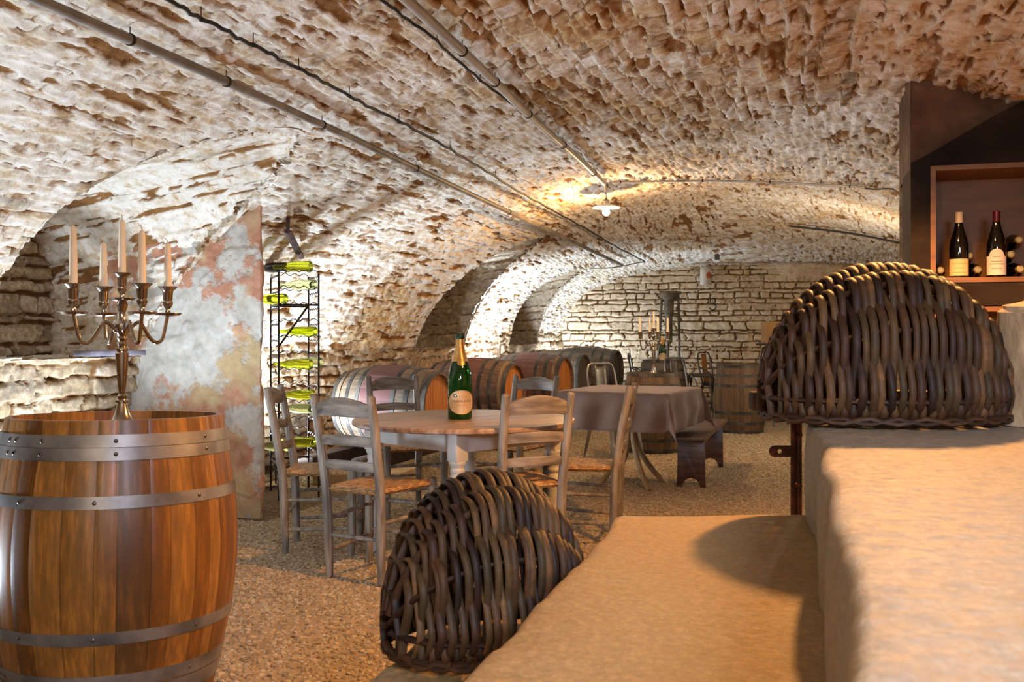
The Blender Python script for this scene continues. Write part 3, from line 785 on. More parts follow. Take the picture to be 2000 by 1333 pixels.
def lying(uh, v, zc_, ci, hoops, label, sc=1.0, seed=1, hm=None, tilt=0):
    yw = R(-7); t = thing('lying_barrel', label, 'barrel', (uh-.88*sc*math.cos(yw), v-.88*sc*math.sin(yw), zc_), 0, LYG, (0, R(90)+tilt, yw)); t.scale = (sc,)*3
    build_barrel(t, BPROF, hoops, OLDB[ci], HOOPD, 26, seed, False)
    for ch in t.children:
        if ch.name.startswith('head'): ch.data.materials[0] = hm or OLDB[ci]
    m = MB(); m.lathe([(0, .347), (.022, .347), (.026, .352), (.026, .36), (.018, .366), (0, .367)], 14, Matrix.Translation((0, 0, .44)) @ Matrix.Rotation(-PI/2, 4, 'Y') @ Matrix.Rotation(0, 4, 'Z'))
    m.build('bung', HOOPT, t)
    return t
lying(-2.80, 7.60, .585, 0, LHOOP, 'wine-stained lying barrel with bright orange oak head, nearest of the row along the left wall', 1.0, 11, HEADO)
lying(-2.70, 9.55, .60, 2, LHOOP, 'reddish lying barrel with tan and dark hoops, half hidden behind the green champagne bottle', 1.0, 12, HEADO)
lying(-2.55, 11.2, .62, 2, LHOOP, 'pinkish lying barrel with an orange-brown head, just before the grey barrels', 1.0, 13, HEADO)
lying(-2.56, 12.35, .63, 1, LHOOP2, 'grey weathered lying barrel beside the grey metal chair', 1.0, 14)
lying(-2.33, 13.5, .65, 1, LHOOP2, 'grey weathered lying barrel hard against the back wall, rearmost of the row', 1.04, 15)
# timbers that carry them
TIMBER = pm('dark_cellar_timber', ['#20150e', '#382618', '#4d3725'], 5, (1, 6, 6), .8, .4, 20, .006)
STONEB = pm('rough_stone_block', ['#8a7355', '#a58c68', '#bda37c'], 6, rough=.9, bump=.5, bscale=14, bdist=.02)
for i, u in enumerate((-3.48, -3.02)):
    m = MB(); m.box((0, 0, 0), (.14, 7.3, .11)); o = m.build('barrel_beam', TIMBER, bevel=.012, loc=(u+.0, 10.55, .183), rot=(R(.25), 0, R(-3.0)))
    tag(o, ['dark timber beam under the wall ends of the lying barrels', 'dark timber beam under the head ends of the lying barrels'][i], 'beam', 'beams carrying the lying barrels')
k = 0
for u, v in ((-3.02, 7.1), (-3.5, 7.15), (-2.87, 10.0), (-3.3, 10.1), (-2.70, 13.6), (-3.15, 13.7)):
    m = MB(); m.box((0, 0, .062), (.30, .42, .125)); o = m.build('beam_block', STONEB, bevel=.02, loc=(u, v, 0), rot=(0, 0, R(7*k)))
    tag(o, 'rough stone block propping a barrel beam off the gravel', 'block', 'stone blocks under the barrel beams'); k += 1
def upright(px, d, label, sc, ci=3, seed=3, name='upright_barrel'):
    c = cw((px-1000)/FPX*d, d); t = thing(name, label, 'barrel', c, R(30*seed), 'upright barrels used as tables'); t.scale = (sc,)*3
    build_barrel(t, BPROF, [(.0, .04), (.12, .155), (.25, .285), (.595, .63), (.725, .76), (.84, .88)], OLDB[ci], HOOPD, 26, seed, False)
    return t
upright(1446, 11.7, 'brown upright barrel standing alone at the right, in front of the plain stone back wall', .93, 3, 21)
upright(1275, 9.9, 'brown upright barrel right behind the brown cloth, carrying the small candelabra', .905, 3, 22)
upright(1296, 12.9, 'dark upright barrel farther back, carrying the second champagne bottle', .955, 1, 23)
# ================================================================ candelabras and candles
def build_candelabra():
    t = thing('candelabra', '', 'candelabra')
    m = MB(); m.lathe([(0, .004), (.052, .004), (.054, 0), (.055, .004), (.048, .012), (.040, .016), (.028, .03), (.020, .05), (.015, .07), (.013, .078)], 32); m.build('base', BRASS, t)
    pr = [(.013, .078), (.020, .081), (.020, .087), (.012, .091), (.014, .10), (.009, .108), (.012, .13), (.017, .19), (.019, .22), (.020, .235), (.015, .242), (.021, .247), (.021, .252), (.013, .258), (.016, .266), (.012, .274), (.016, .282), (.013, .29), (.019, .30), (.022, .312), (.022, .328), (.016, .336), (.012, .345), (.010, .365), (.013, .374), (.018, .39), (.012, .40), (.010, .405)]
    m = MB(); m.lathe([(r, z*.975) for r, z in pr], 24); m.build('stem', BRASS, t)
    def cup(x, y, z, par, k=1.0):
        M = Matrix.Translation((x, y, z)) @ Matrix.Scale(k, 4)
        m = MB(); m.lathe([(0, .003), (.012, .003), (.036, .005), (.043, .0085), (.0435, .007), (.036, .0), (.012, -.003), (0, -.004)], 28, M); m.build('drip_pan', BRASS, par)
        m = MB(); m.lathe([(.006, .003), (.009, .012), (.007, .02), (.012, .028), (.016, .036), (.016, .043), (.013, .046), (.015, .052), (.016, .075), (.018, .079), (.030, .090), (.0305, .0925), (.020, .0915), (.0125, .088), (.0125, .06), (0, .06)], 24, M); m.build('candle_cup', BRASS, par)
    cup(0, 0, .393, t, .92)
    for k in range(4):
        an = k*PI/2; M = Matrix.Rotation(an, 4, 'Z')
        pts = []
        for q in np.linspace(0, 1, 26):
            x = .018+.127*q
            z = .300 + .028*math.sin(q*PI*.9)*(1-q)*2.2 - .052*math.sin(max(0, q-.30)/.70*PI)**1.0 + (.052*max(0, (q-.86)/.14)**1.2) - .004
            pts.append((x, 0, z))
        pts += [(.146, 0, .347)]
        m = MB(); m.tube(pts, [.0058]*(len(pts)-1)+[.0052], 8, True, M)
        m.lathe([(0, 0), (.007, .002), (.010, .009), (.007, .016), (0, .018)], 12, M @ Matrix.Translation((.019, 0, .292)))
        a = m.build('arm', BRASS, t)
        cup(.146*math.cos(an), .146*math.sin(an), .348, a)
    return t
def candle(loc, L, r, label, group, bend=.006):
    t = thing('taper_candle', label, 'candle', loc, random.uniform(0, 6), group)
    m = MB(); m.lathe([(0, 0), (r*.98, 0), (r, .01), (r*.93, L*.5), (r*.75, L*.93), (r*.55, L*.97), (r*.2, L*.99), (0, L)], 20); m.build('wax', WAX, t)
    m = MB(); m.tube([(0, 0, L-.004), (.001, 0, L+.005), (bend*.5, 0, L+.012), (bend, 0, L+.014)], .0012, 5); m.build('wick', WICK, t)
    return t
cand = build_candelabra()
cx, cd = (238.5-1000)/FPX*3.0, 3.0
hd = (nb.matrix_basis @ Vector((0, 0, .94-.035)))
cl = cw(cx, cd); 
cand.location = (cl.x, cl.y, hd.z+.002); cand.rotation_euler = (0, 0, YAW+R(44)); cand.scale = (1, 1, 1.0)
cand['label'] = 'five armed tarnished brass candelabra standing on the large oak barrel'
G1 = 'ivory candles in the front candelabra'
def spot5(o, s=1.0):
    out = []
    for k in range(4):
        an = o.rotation_euler.z+k*PI/2; out.append(o.location + Vector((.146*math.cos(an), .146*math.sin(an), .409))*s)
    return out, o.location+Vector((0, 0, .4495))*s
sp, ct = spot5(cand)
candle(ct, .196, .0118, 'tallest centre ivory candle of the candelabra on the oak barrel', G1)
for k, (lb, L) in enumerate((('short ivory candle at the far right arm of the candelabra on the oak barrel', .172), ('ivory candle second from the left on the oak barrel candelabra, behind the stem', .174), ('ivory candle with a bent wick, leftmost on the oak barrel candelabra', .206), ('ivory candle on the near arm just right of the centre, on the oak barrel candelabra', .192))):
    candle(sp[k], L, .0125, lb, G1, .012)
c2 = dup(cand, 'small five armed silver candelabra on the upright barrel behind the brown cloth', W(1277, 727, 9.9)+Vector((0, 0, 0)), YAW+R(8))
c2.location.z = .766
sp, ct = spot5(c2)
G2 = 'ivory candles in the far candelabra'
candle(ct, .20, .0135, 'tallest centre ivory candle of the far candelabra', G2)
for k, lb in enumerate(('ivory candle at the right of the far candelabra', 'ivory candle behind the stem of the far candelabra', 'ivory candle at the left of the far candelabra', 'ivory candle in front of the stem of the far candelabra')):
    candle(sp[k], .18, .0125, lb, G2)
champagne('champagne_bottle', 'green champagne bottle on the farther dark upright barrel, against the stone wall', cw((1294-1000)/FPX*12.8, 12.8, .88*.955-.034), .37, .052, YAW+R(-6), True)
# ================================================================ table with a cloth, bench
R0 = Vector((1.12, 7.03)); EL = Vector((-.90, .43)).normalized(); EF = Vector((.43, .90)).normalized()
TW, TD, TH = .86, .95, .752
def build_cloth_table():
    cc = R0+EL*TW/2+EF*TD/2; c = cw(cc.x, cc.y); v = wdir(-EL.x, -EL.y); rz = math.atan2(v.y, v.x)
    t = thing('pedestal_table', 'square table with curved pale wooden legs under the brown cloth', 'table', c, rz)
    wood = pm('pale_bentwood', ['#7d6545', '#9b8059', '#b59a70'], 5, rough=.5, bump=.1)
    m = MB(); m.box((0, 0, TH-.02), (TW-.01, TD-.01, .03)); m.build('tabletop', TABLETOP, t, bevel=.004)
    for k in range(4):
        M = Matrix.Rotation(k*PI/2+PI/4, 4, 'Z'); pts = []
        for q in np.linspace(0, 1, 22):
            z = (TH-.035)*(1-q); x = .03+.36*abs(q-.42)**1.7*1.9 if q > .42 else .03+.30*(.42-q)**1.6*1.5
            pts.append((x, 0, z+.0))
        m = MB(); m.tube(pts, .021, 8, True, M); m.build('leg', wood, t)
    # cloth
    h = .285; n = 74; A = np.linspace(-TW/2-h, TW/2+h, n); B = np.linspace(-TD/2-h, TD/2+h, n); P = []
    for i, b in enumerate(B):
        row = []
        for j, a in enumerate(A):
            ea = max(0, abs(a)-TW/2); eb = max(0, abs(b)-TD/2); sa = 1 if a > 0 else -1; sb = 1 if b > 0 else -1
            x = max(-TW/2, min(TW/2, a)); y = max(-TD/2, min(TD/2, b)); dr = math.hypot(ea, eb); z = TH+.004
            rip = .010*math.sin(a*23+1.3*math.sin(b*5))+.008*math.sin(b*19+2+a*3)
            if ea > 0 and eb > 0:
                th = math.atan2(eb, ea); f = dr*(.06+.30*math.sin(2*th)**2)
                fo = .035*math.sin(4*th)*min(1, dr/.15)
                x += sa*(f*math.cos(th)-fo*math.sin(th)+.008); y += sb*(f*math.sin(th)+fo*math.cos(th)+.008); z -= dr*.93
            elif ea > 0:
                x += sa*(.008+ea*.05+rip*min(1, ea/.12)*1.3); z -= ea
            elif eb > 0:
                y += sb*(.008+eb*.05+rip*min(1, eb/.12)*1.3); z -= eb
            else: z += .0012*math.sin(a*40)*math.sin(b*31)
            row.append((x, y, z))
        P.append(row)
    m = MB(); m.grid(P); o = m.build('tablecloth', CLOTH, None, smooth=60, loc=c, rot=(0, 0, rz))
    md = o.modifiers.new('thickness', 'SOLIDIFY'); md.thickness = .002; md.offset = 1
    tag(o, 'mauve-brown linen tablecloth with a hanging pointed corner, draped over the square table', 'tablecloth')
build_cloth_table()
def build_bench():
    a = Fl(1375, 856, .41); b = Fl(1421, 819, .41); e = Fl(1315, 851, .41)
    L = (b-a).length; ax = (b-a).normalized(); wd_ = .25; pr = Vector((-ax.y, ax.x, 0))
    c = a+ax*L/2+pr*wd_/2; c.z = 0; rz = math.atan2(ax.y, ax.x)
    t = thing('wooden_bench', 'dark polished wooden plank bench with solid end boards, right of the brown cloth', 'bench', c, rz)
    m = MB(); m.box((0, 0, .395), (L, wd_, .03)); m.build('seat', BENCHW, t, bevel=.005)
    for s in (-1, 1):
        w = wd_/2-.015; pl = [(-w, 0), (-w*.62, 0)]+[(w*.62*-math.cos(q), .075*math.sin(q)) for q in np.linspace(.25, PI-.25, 9)]+[(w*.62, 0), (w, 0), (w*.94, .38), (-w*.94, .38)]
        M = Matrix.Translation((s*(L/2-.22), 0, 0)) @ Matrix.Rotation(PI/2, 4, 'Z') @ Matrix.Rotation(PI/2, 4, 'X')
        m = MB(); m.prism(pl, -.016, .016, M); m.build('leg', BENCHW, t, bevel=.002)
    m = MB(); m.box((0, 0, .30), (L-.44, .022, .07)); m.build('stretcher', BENCHW, t, bevel=.002)
build_bench()
# ================================================================ sheet-metal chairs and stools
def metal_chair(name, label, cat, px, d, fx, fd, sh, back, mat, group=None, bmat=None):
    c = cw((px-1000)/FPX*d, d); t = thing(name, label, cat, c, yaw_to(fx, fd), group); w = .165
    pl = []
    for k in range(4):
        for q in np.linspace(0, PI/2, 5):
            cx_ = (w-.05)*(1 if k in (0, 3) else -1); cy_ = (w-.05)*(1 if k < 2 else -1)
            pl.append((cx_+.05*math.cos(q+k*PI/2), cy_+.05*math.sin(q+k*PI/2)))
    m = MB(); m.prism(pl, sh-.008, sh); m.prism([(x*1.01, y*1.01) for x, y in pl], sh-.045, sh-.008); m.build('seat', mat, t, bevel=.003)
    sp_ = .20+.05*(sh-.45)
    for sx in (-1, 1):
        for sy in (-1, 1):
            m = MB(); m.tube([(sx*.135, sy*.135, sh-.02), (sx*(.135+sp_-.135), sy*sp_, 0)], [.032, .012], 4, sq=(1, .55)); m.build('leg', mat, t)
    if sh > .55:
        k = .40; q = .135+(sp_-.135)*(1-k)
        m = MB(); m.tube([(q, q, sh*k), (-q, q, sh*k), (-q, -q, sh*k), (q, -q, sh*k), (q, q, sh*k)], .008, 6, False); m.build('footrest', mat, t)
    if back:
        hb = back-sh
        for off, r, kx in ((0, .0105, 1.0),):
            pts = [(-.165, -.12, sh-.01)]+[(-.165*math.cos(q)*(1.0 if q < .3 or q > 2.84 else 1.0) if False else x, y, z) for x, y, z in
                   [(-.178, -.17, sh+hb*.5), (-.172, -.195, sh+hb*.80), (-.145, -.205, sh+hb*.96), (-.11, -.208, sh+hb), (.11, -.208, sh+hb), (.145, -.205, sh+hb*.96), (.172, -.195, sh+hb*.80), (.178, -.17, sh+hb*.5)] for q in (0,)]+[(.165, -.12, sh-.01)]
            m = MB(); m.tube(pts, r, 8); m.build('back_frame', mat, t)
        P = [[(x*(1-.12*(zq)), -.15-.055*zq**.8-.012*(1-(x/.075)**2), sh-.02+hb*zq*.995) for x in np.linspace(-.075, .075, 7)] for zq in np.linspace(0, 1, 9)]
        m = MB(); m.grid(P); o = m.build('splat', bmat or mat, t); md = o.modifiers.new('thickness', 'SOLIDIFY'); md.thickness = .003
        for s in (-1, 1):
            m = MB(); m.tube([(s*.145, .09, sh), (s*.168, .02, sh+hb*.28), (s*.176, -.09, sh+hb*.44), (s*.176, -.172, sh+hb*.52)], .009, 6); m.build('arm_brace', mat, t)
    return t
MG = 'sheet metal seats at the far end'
metal_chair('metal_chair', 'grey sheet metal chair behind the left corner of the brown cloth', 'chair', 1199, 9.3, .55, -.80, .47, .90, STEEL, MG)
metal_chair('metal_chair', 'grey sheet metal chair between the upright barrels, right of the far champagne bottle', 'chair', 1338, 12.4, .55, -.80, .48, .87, STEEL, MG)
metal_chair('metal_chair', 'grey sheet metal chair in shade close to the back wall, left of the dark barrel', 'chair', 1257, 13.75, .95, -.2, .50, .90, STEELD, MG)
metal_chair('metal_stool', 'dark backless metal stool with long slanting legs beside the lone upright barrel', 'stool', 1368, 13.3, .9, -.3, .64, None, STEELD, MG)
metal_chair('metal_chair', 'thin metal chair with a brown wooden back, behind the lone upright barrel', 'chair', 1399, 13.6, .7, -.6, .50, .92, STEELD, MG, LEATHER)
def build_high_table():
    d = 12.6; c = cw((1508-1000)/FPX*d, d); t = thing('bistro_table', 'tall dark metal bistro table with thin bowed legs, left of the large basket', 'table', c, YAW)
    zt = EYE+(HOR-671)/FPX*d
    m = MB(); m.lathe([(0, zt-.02), (.20, zt-.02), (.21, zt-.01), (.205, zt), (0, zt)], 28); m.build('tabletop', STEELD, t)
    for k in range(3):
        M = Matrix.Rotation(R(20)+k*2*PI/3, 4, 'Z')
        m = MB(); m.tube([(.05, 0, zt-.02), (.13, 0, zt-.06), (.16, 0, zt-.2), (.17, 0, zt*.5), (.20, 0, zt*.2), (.25, 0, 0)], .010, 7, True, M); m.build('leg', STEELD, t)
    m = MB(); m.tube([(.165*math.cos(a), .165*math.sin(a), zt*.45) for a in np.linspace(0, 2*PI, 25)], .006, 6, False); m.build('footrest', STEELD, t)
    b = MB(); b.box((0, 0, .135), (.27, .20, .27)); o = b.build('cardboard_box', pm('brown_cardboard', ['#8d673d', '#a1784a', '#b08655'], 5, rough=.8, bump=.1), bevel=.004, loc=(*cw((1511-1000)/FPX*d, d).xy, zt), rot=(0, 0, YAW+R(4)))
    tag(o, 'plain brown cardboard box on the tall bistro table by the back wall', 'box')
build_high_table()
# ================================================================ wire bottle rack with its bottles
RA = cw(-1.66, 6.92); RE1 = cw(-.17, .46)-cw(0, 0); RE2 = cw(.255, .15)-cw(0, 0)
RE1n = RE1.normalized(); RE2n = Vector((RE2.x, RE2.y, 0)).normalized(); RW = RE1.length; RD = RE2.length
def build_rack():
    t = thing('wire_bottle_rack', 'tall black iron wine rack of wavy rods behind the plastered pier', 'rack', RA+RE1/2+RE2/2)
    t.rotation_euler = (0, 0, math.atan2(RE1n.y, RE1n.x))
    def L(a, b, z):   # a along RE1, b along RE2
        p = (RA+RE1n*a+RE2n*b)-t.location; q = Matrix.Rotation(-t.rotation_euler.z, 3, 'Z') @ p; return Vector((q.x, q.y, z))
    Hh = 1.63
    for a in (0, RW):
        for b in (0, RD):
            m = MB(); m.tube([L(a, b, 0), L(a, b, Hh)], .009, 4); m.build('post', DARKIRON, t)
    lv = [.20+.1175*k for k in range(13)]
    for b in (0, RD):
        for z in lv:
            pts = []
            for q in np.linspace(0, RW, 49): pts.append(L(q, b, z-.007*math.cos(q/RW*2*PI*5)))
            m = MB(); m.tube(pts, .0034, 5); m.build('wavy_rod', DARKIRON, t)
    for a in (0, RW):
        for z in lv:
            pts = []
            for q in np.linspace(0, RD, 37): pts.append(L(a, q, z+.035-.009*math.cos(q/RD*2*PI*4)))
            m = MB(); m.tube(pts, .0034, 5); m.build('wavy_rod', DARKIRON, t)
    for a in (0, RW):
        for z in (.24, 1.40):
            m = MB(); m.tube([L(a, 0, z), L(a, RD, z)], .010, 4); m.build('tie_bar', DARKIRON, t)
    for z in (.24, 1.40):
        m = MB(); m.tube([L(0, 0, z), L(RW, 0, z)], .008, 4); m.build('tie_bar', DARKIRON, t)
    m = MB(); m.tube([L(0, 0, 1.10), L(0, RD*.75, 1.40)], .009, 4); m.build('brace', DARKIRON, t)
    return lv
RLV = build_rack()
def rack_bottle(lev, a, sh, mat, label, flip=False, kind='burgundy'):
    """bottle laid across the rack at one level, its bottom toward the viewer's right"""
    z = RLV[lev]+.0175-.014*math.cos(a/RW*2*PI*5)*1.0+.036
    p = RA+RE1n*a+RE2n*(RD*.5+sh); p = Vector((p.x, p.y, z))
    d = cw(.94, -.28)-cw(0, 0)
    t = thing('wine_bottle', label, 'bottle', p, 0, 'bottles lying in the wire rack')
    t.rotation_euler = (-d).to_track_quat('Z', 'Y').to_euler(); H = .30; Rr = .0375
    m = MB(); pr = bottle_profile(kind)
    m.lathe([(r*Rr, z_*H-H*.42) for r, z_ in pr], 24); o = m.build('body', mat, t, smooth=50)
    return t
SL = [RW*(min(k, 4)+.5)/5 for k in range(7)]
rack_bottle(12, SL[0], -.02, LIMEG, 'lime green empty bottle lying on the very top of the wire rack')
rack_bottle(11, SL[3], .06, PALEG, 'pale green bottle alone on the second rod from the top of the wire rack')
rack_bottle(10, SL[1], -.19, LIMEG, 'green bottle showing only its base by the pier edge, under the rack crossbar')
rack_bottle(8, SL[1], .03, LIMEG, 'yellow-green bottle with its base beside another one, upper middle of the wire rack')
rack_bottle(8, SL[4], .07, LIMEG, 'yellow-green bottle just behind the paired one, upper middle of the wire rack')
rack_bottle(6, SL[0], -.02, LIMEG, 'yellow-green bottle nearest the pier, middle of the wire rack')
rack_bottle(6, SL[5], .12, PALEG, 'pale long-necked bottle at the right, middle of the wire rack')
rack_bottle(4, SL[2], .03, LIMEG, 'yellow-green bottle crossed by the back of the side-on chair')
rack_bottle(3, SL[5], .06, PALEG, 'pale green glowing bottle between the two left chair backs')
rack_bottle(1, SL[2], .05, LIMEG, 'yellow-green bottle lowest in the rack, base beside the chair seat')
rack_bottle(1, SL[0], -.16, PALEG, 'pale green bottle lowest in the rack, mostly behind the pier edge')
t = rack_bottle(12, SL[2], -.17, BLACKG, 'dark bottle with only its round end showing past the pier edge')
# ================================================================ pipes, cables, lamp
def clips(pts, par, r, n, name='clip'):
    p0 = par.location
    for q in n:
        i = int(q*(len(pts)-1)); p = Vector(pts[i]); dv = (Vector(pts[min(i+1, len(pts)-1)])-Vector(pts[max(i-1, 0)])).normalized()
        m = MB(); M = Matrix.Translation(p) @ dv.to_track_quat('Z', 'X').to_matrix().to_4x4()
        m.lathe([(r*1.0, -.006), (r*1.18, -.006), (r*1.18, .006), (r*1.0, .006)], 12, M)
        m.tube([p, p+Vector((0, 0, min(.05, float(zvault(p0.x+p.x, p0.y+p.y))-p0.z-p.z+.005)))], .0022, 5); m.build(name, DARKIRON, par)
def vault_run(name, label, cat, px, r, mat, gap, wob=0, n=None, clipq=(), step=14):
    pts = []
    for (x0, y0), (x1, y1) in zip(px, px[1:]):
        k = max(1, int(math.hypot(x1-x0, y1-y0)/step))
        for q in range(k): pts.append(on_vault(x0+(x1-x0)*q/k, y0+(y1-y0)*q/k, gap))
    pts.append(on_vault(*px[-1], gap))
    # smooth
    A = np.array(pts)
    for _ in range(6 if wob else 12):
        A[1:-1] = (A[:-2]+2*A[1:-1]+A[2:])/4
    if wob:
        s = np.arange(len(A)); A[:, 2] -= wob*(np.sin(s*.9)**2)*np.abs(np.sin(s*.31)); A[:, 0] += wob*.5*np.sin(s*.6)
    # extend past the frame toward the viewer
    if px[0][1] <= 0:
        d0 = A[0]-A[2]; d0 /= np.linalg.norm(d0); ext = [A[0]+np.array([0, -1.0, 0])*.4*k for k in (3, 2, 1)]
        for e in ext: e[2] = A[0][2]
        A = np.vstack([ext, A])
    t = thing(name, label, cat, tuple(A[len(A)//2]))
    pts = [Vector(p)-t.location for p in A]
    m = MB(); m.tube(pts, r, 10); m.build('pipe' if r > .009 else 'wire', mat, t, smooth=60)
    if clipq: clips(pts, t, r, clipq)
    return t
vault_run('ceiling_pipe', 'brown-grey pipe clipped along the left side of the vault, longest of the three runs', 'pipe',
          [(75, 0), (199, 54), (375, 129), (600, 231), (697, 274), (900, 371), (1071, 450), (1215, 518)], .021, PIPEG, .075, 0, None, (.18, .34, .5, .66, .82))
vault_run('ceiling_cable', 'thin black cable sagging between clips, between the two ceiling pipes', 'cable',
          [(330, 0), (387, 30), (480, 79), (640, 162), (697, 195), (760, 226), (830, 262), (940, 327), (1000, 366), (1060, 400), (1152, 450), (1200, 480), (1260, 511)], .0085, CABLE, .06, .012, None, (.1, .2, .3, .4, .5, .6, .7, .8, .9), 9)
vault_run('ceiling_conduit', 'pale grey plastic conduit running straight to the hanging lamp', 'pipe',
          [(795, 0), (955, 148), (1040, 233), (1108, 290), (1148, 325), (1180, 358)], .023, PIPEM, .068, 0, None, (.35, .52, .68, .84, .97))
vault_run('conduit_cable', 'black cable running alongside the pale conduit', 'cable', [(745, 0), (838, 66), (922, 143), (990, 195), (1060, 252), (1110, 297), (1150, 328)], .007, CABLE, .03, .008, None, (.3, .5, .8), 9)
vault_run('cross_conduit', 'thin pale conduit crossing the vault from the lamp toward the cabinet', 'pipe', [(1196, 356), (1300, 354), (1400, 353), (1520, 357), (1690, 366)], .0105, PIPEM, .03, 0, None, (.05, .36, .64, .97))
vault_run('loose_wire', 'short loose black wire at the end of the cross conduit', 'cable', [(1690, 368), (1705, 372), (1718, 372), (1730, 366), (1738, 363), (1746, 370)], .006, CABLE, .03, 0, None, (), 5)
vault_run('corner_cable', 'black cable sloping down the vault to the edge of the cabinet', 'cable', [(1542, 442), (1580, 446), (1640, 452), (1700, 462), (1765, 477)], .012, CABLE, .035, 0, None, (.1, .6))
vault_run('corner_wire', 'thin black wire along the far left corner where pipe and cable end', 'cable', [(1260, 511), (1225, 518), (1200, 524), (1152, 524)], .007, CABLE, .04, 0, None, (), 6)
def build_lamp():
    d = 8.8; p = W(1184, 404, d); t = thing('pendant_lamp', 'lit bare bulb pendant lamp with a small white enamel shade hanging from the vault', 'lamp', p)
    en = NT('white_enamel'); en = en.out('#f3efe6', .3)
    m = MB(); m.lathe([(.016, .035), (.03, .032), (.07, .012), (.122, -.006), (.124, -.010), (.118, -.008), (.07, .006), (.03, .026), (.016, .03)], 32); m.build('lamp_shade', en, t)
    m = MB(); m.lathe([(.0, .085), (.008, .08), (.012, .07), (.028, .062), (.03, .055), (.026, .05), (.026, .032), (.0, .032)], 18); m.build('socket', BRASS, t)
    c = on_vault(1180, 358, .06)-p
    m = MB(); m.tube([(0, 0, .08), (.0, 0, .12), (c.x*.3, c.y*.3, c.z*.7), tuple(c)], .004, 6); m.build('cord', CABLE, t)
    b = NT('lit_bulb'); b.out('#fff3d8', .3, None, Emission_Color=(1, .78, .42, 1), Emission_Strength=30.0)
    m = MB(); m.lathe([(0, -.085), (.018, -.08), (.031, -.062), (.034, -.045), (.026, -.02), (.014, 0), (.013, .02), (0, .02)], 20); m.build('bulb', b.m, t)
    return t
build_lamp()
# ================================================================ things on the back wall
def build_backwall_things():
    d = 14.35; v0 = VEND-.10
    # jug
    p = W(1378, 557, 14.4); p.y = VEND-.16
    t = thing('stoneware_jug', 'tall white stoneware jug with an orange emblem, hanging high on the back wall', 'jug', p, YAW)
    wh = pm('white_stoneware', ['#b9b2a6', '#cbc4b8', '#d8d2c8'], 6, rough=.4, bump=.05)
    m = MB(); m.lathe([(0, 0), (.078, 0), (.082, .006), (.082, .225), (.076, .245), (.05, .268), (.026, .285), (.022, .30), (.03, .305), (.03, .32), (.02, .322), (0, .322)], 28); m.build('body', wh, t)
    m = MB(); m.tube([(-.028, 0, .315), (-.06, 0, .31), (-.075, 0, .28), (-.06, 0, .25)], .008, 7); m.build('handle', wh, t)
    m = MB(); pl = MB(); patch(pl, .0835, .09, .19, .042, 'oval', 10, 10); pl.build('emblem', pm('orange_print', ['#a9532b', '#c26a3c'], 6, rough=.5, bump=0), t).rotation_euler = (0, 0, R(24))
    m = MB(); m.tube([(0, 0, .32), (0, 0, .39), (0, .05, .42), (0, .12, .42)], .005, 6); m.build('hanging_hook', DARKIRON, t)
    # figure-eight hook
    p = W(1392, 592, 14.5); p.y = VEND-.06
    t = thing('iron_hook', 'small black iron ring and hook on the bare stone of the back wall', 'hook', p, 0)
    m = MB(); m.tube([(.042*math.cos(a), -.0, .032+.038*math.sin(a)) for a in np.linspace(-PI/2, 1.5*PI, 22)], .008, 7); m.tube([(.05*math.cos(a), -.0, -.055+.05*math.sin(a)) for a in np.linspace(PI/2, -PI*.9, 18)], .009, 7); m.tube([(0, .0, .02), (0, .07, .02)], .008, 6); m.build('ring', DARKIRON, t)
    # junction box
    p = on_vault(1401, 497, .0); t = thing('junction_box', 'small dark electric box fixed to the vault above the jug', 'box', p-Vector((0, .02, .03)), 0)
    m = MB(); m.box((0, 0, 0), (.065, .05, .095)); m.build('housing', STEELD, t, bevel=.006)
    m = MB(); m.box((0, -.027, 0), (.052, .006, .08)); m.build('cover', STEELD, t, bevel=.002)
    OLDIRON = pm('dusty_old_iron', ['#4a4239', '#625849', '#776b5a'], 10, rough=.75, metal=.2, bump=.2)
    # tall iron frame
    d = 14.25; p = cw((1306-1000)/FPX*d, d); t = thing('iron_corking_stand', 'tall dark iron stand with splayed rails and heavy centre body, before the back wall', 'stand', p, YAW)
    def q(px, py, off=0): 
        return Vector(((px-1306)/FPX*d, off, EYE+(HOR-py)/FPX*d))
    for a, b in (((1293, 575), (1279, 762)), ((1325, 575), (1329, 762))):
        A, B = q(*a), q(*b); B.z = 0; m = MB(); m.tube([A, A.lerp(B, .5), B], .020, 6); m.build('leg', OLDIRON, t)
    m = MB(); m.tube([q(1288, 572), q(1330, 572)], .024, 6); m.tube([q(1292, 588), q(1326, 586)], .016, 6); m.tube([q(1291, 612), q(1327, 614)], .014, 6); m.tube([q(1286, 655), q(1327, 655)], .014, 6); m.build('crossbar', OLDIRON, t)
    m = MB(); zt = q(0, 570).z; m.lathe([(0, zt-.75), (.05, zt-.75), (.055, zt-.40), (.05, zt-.36), (.07, zt-.34), (.075, zt-.12), (.12, zt-.09), (.125, zt-.02), (.06, zt+.0), (0, zt+.01)], 16, Matrix.Translation((0, -.02, 0))); m.build('body', OLDIRON, t)
    A = q(1306, 610, .0); B = A.copy(); B.z = 0; B.y = .22; m = MB(); m.tube([A, B], .018, 6); m.build('leg', OLDIRON, t)
build_backwall_things()
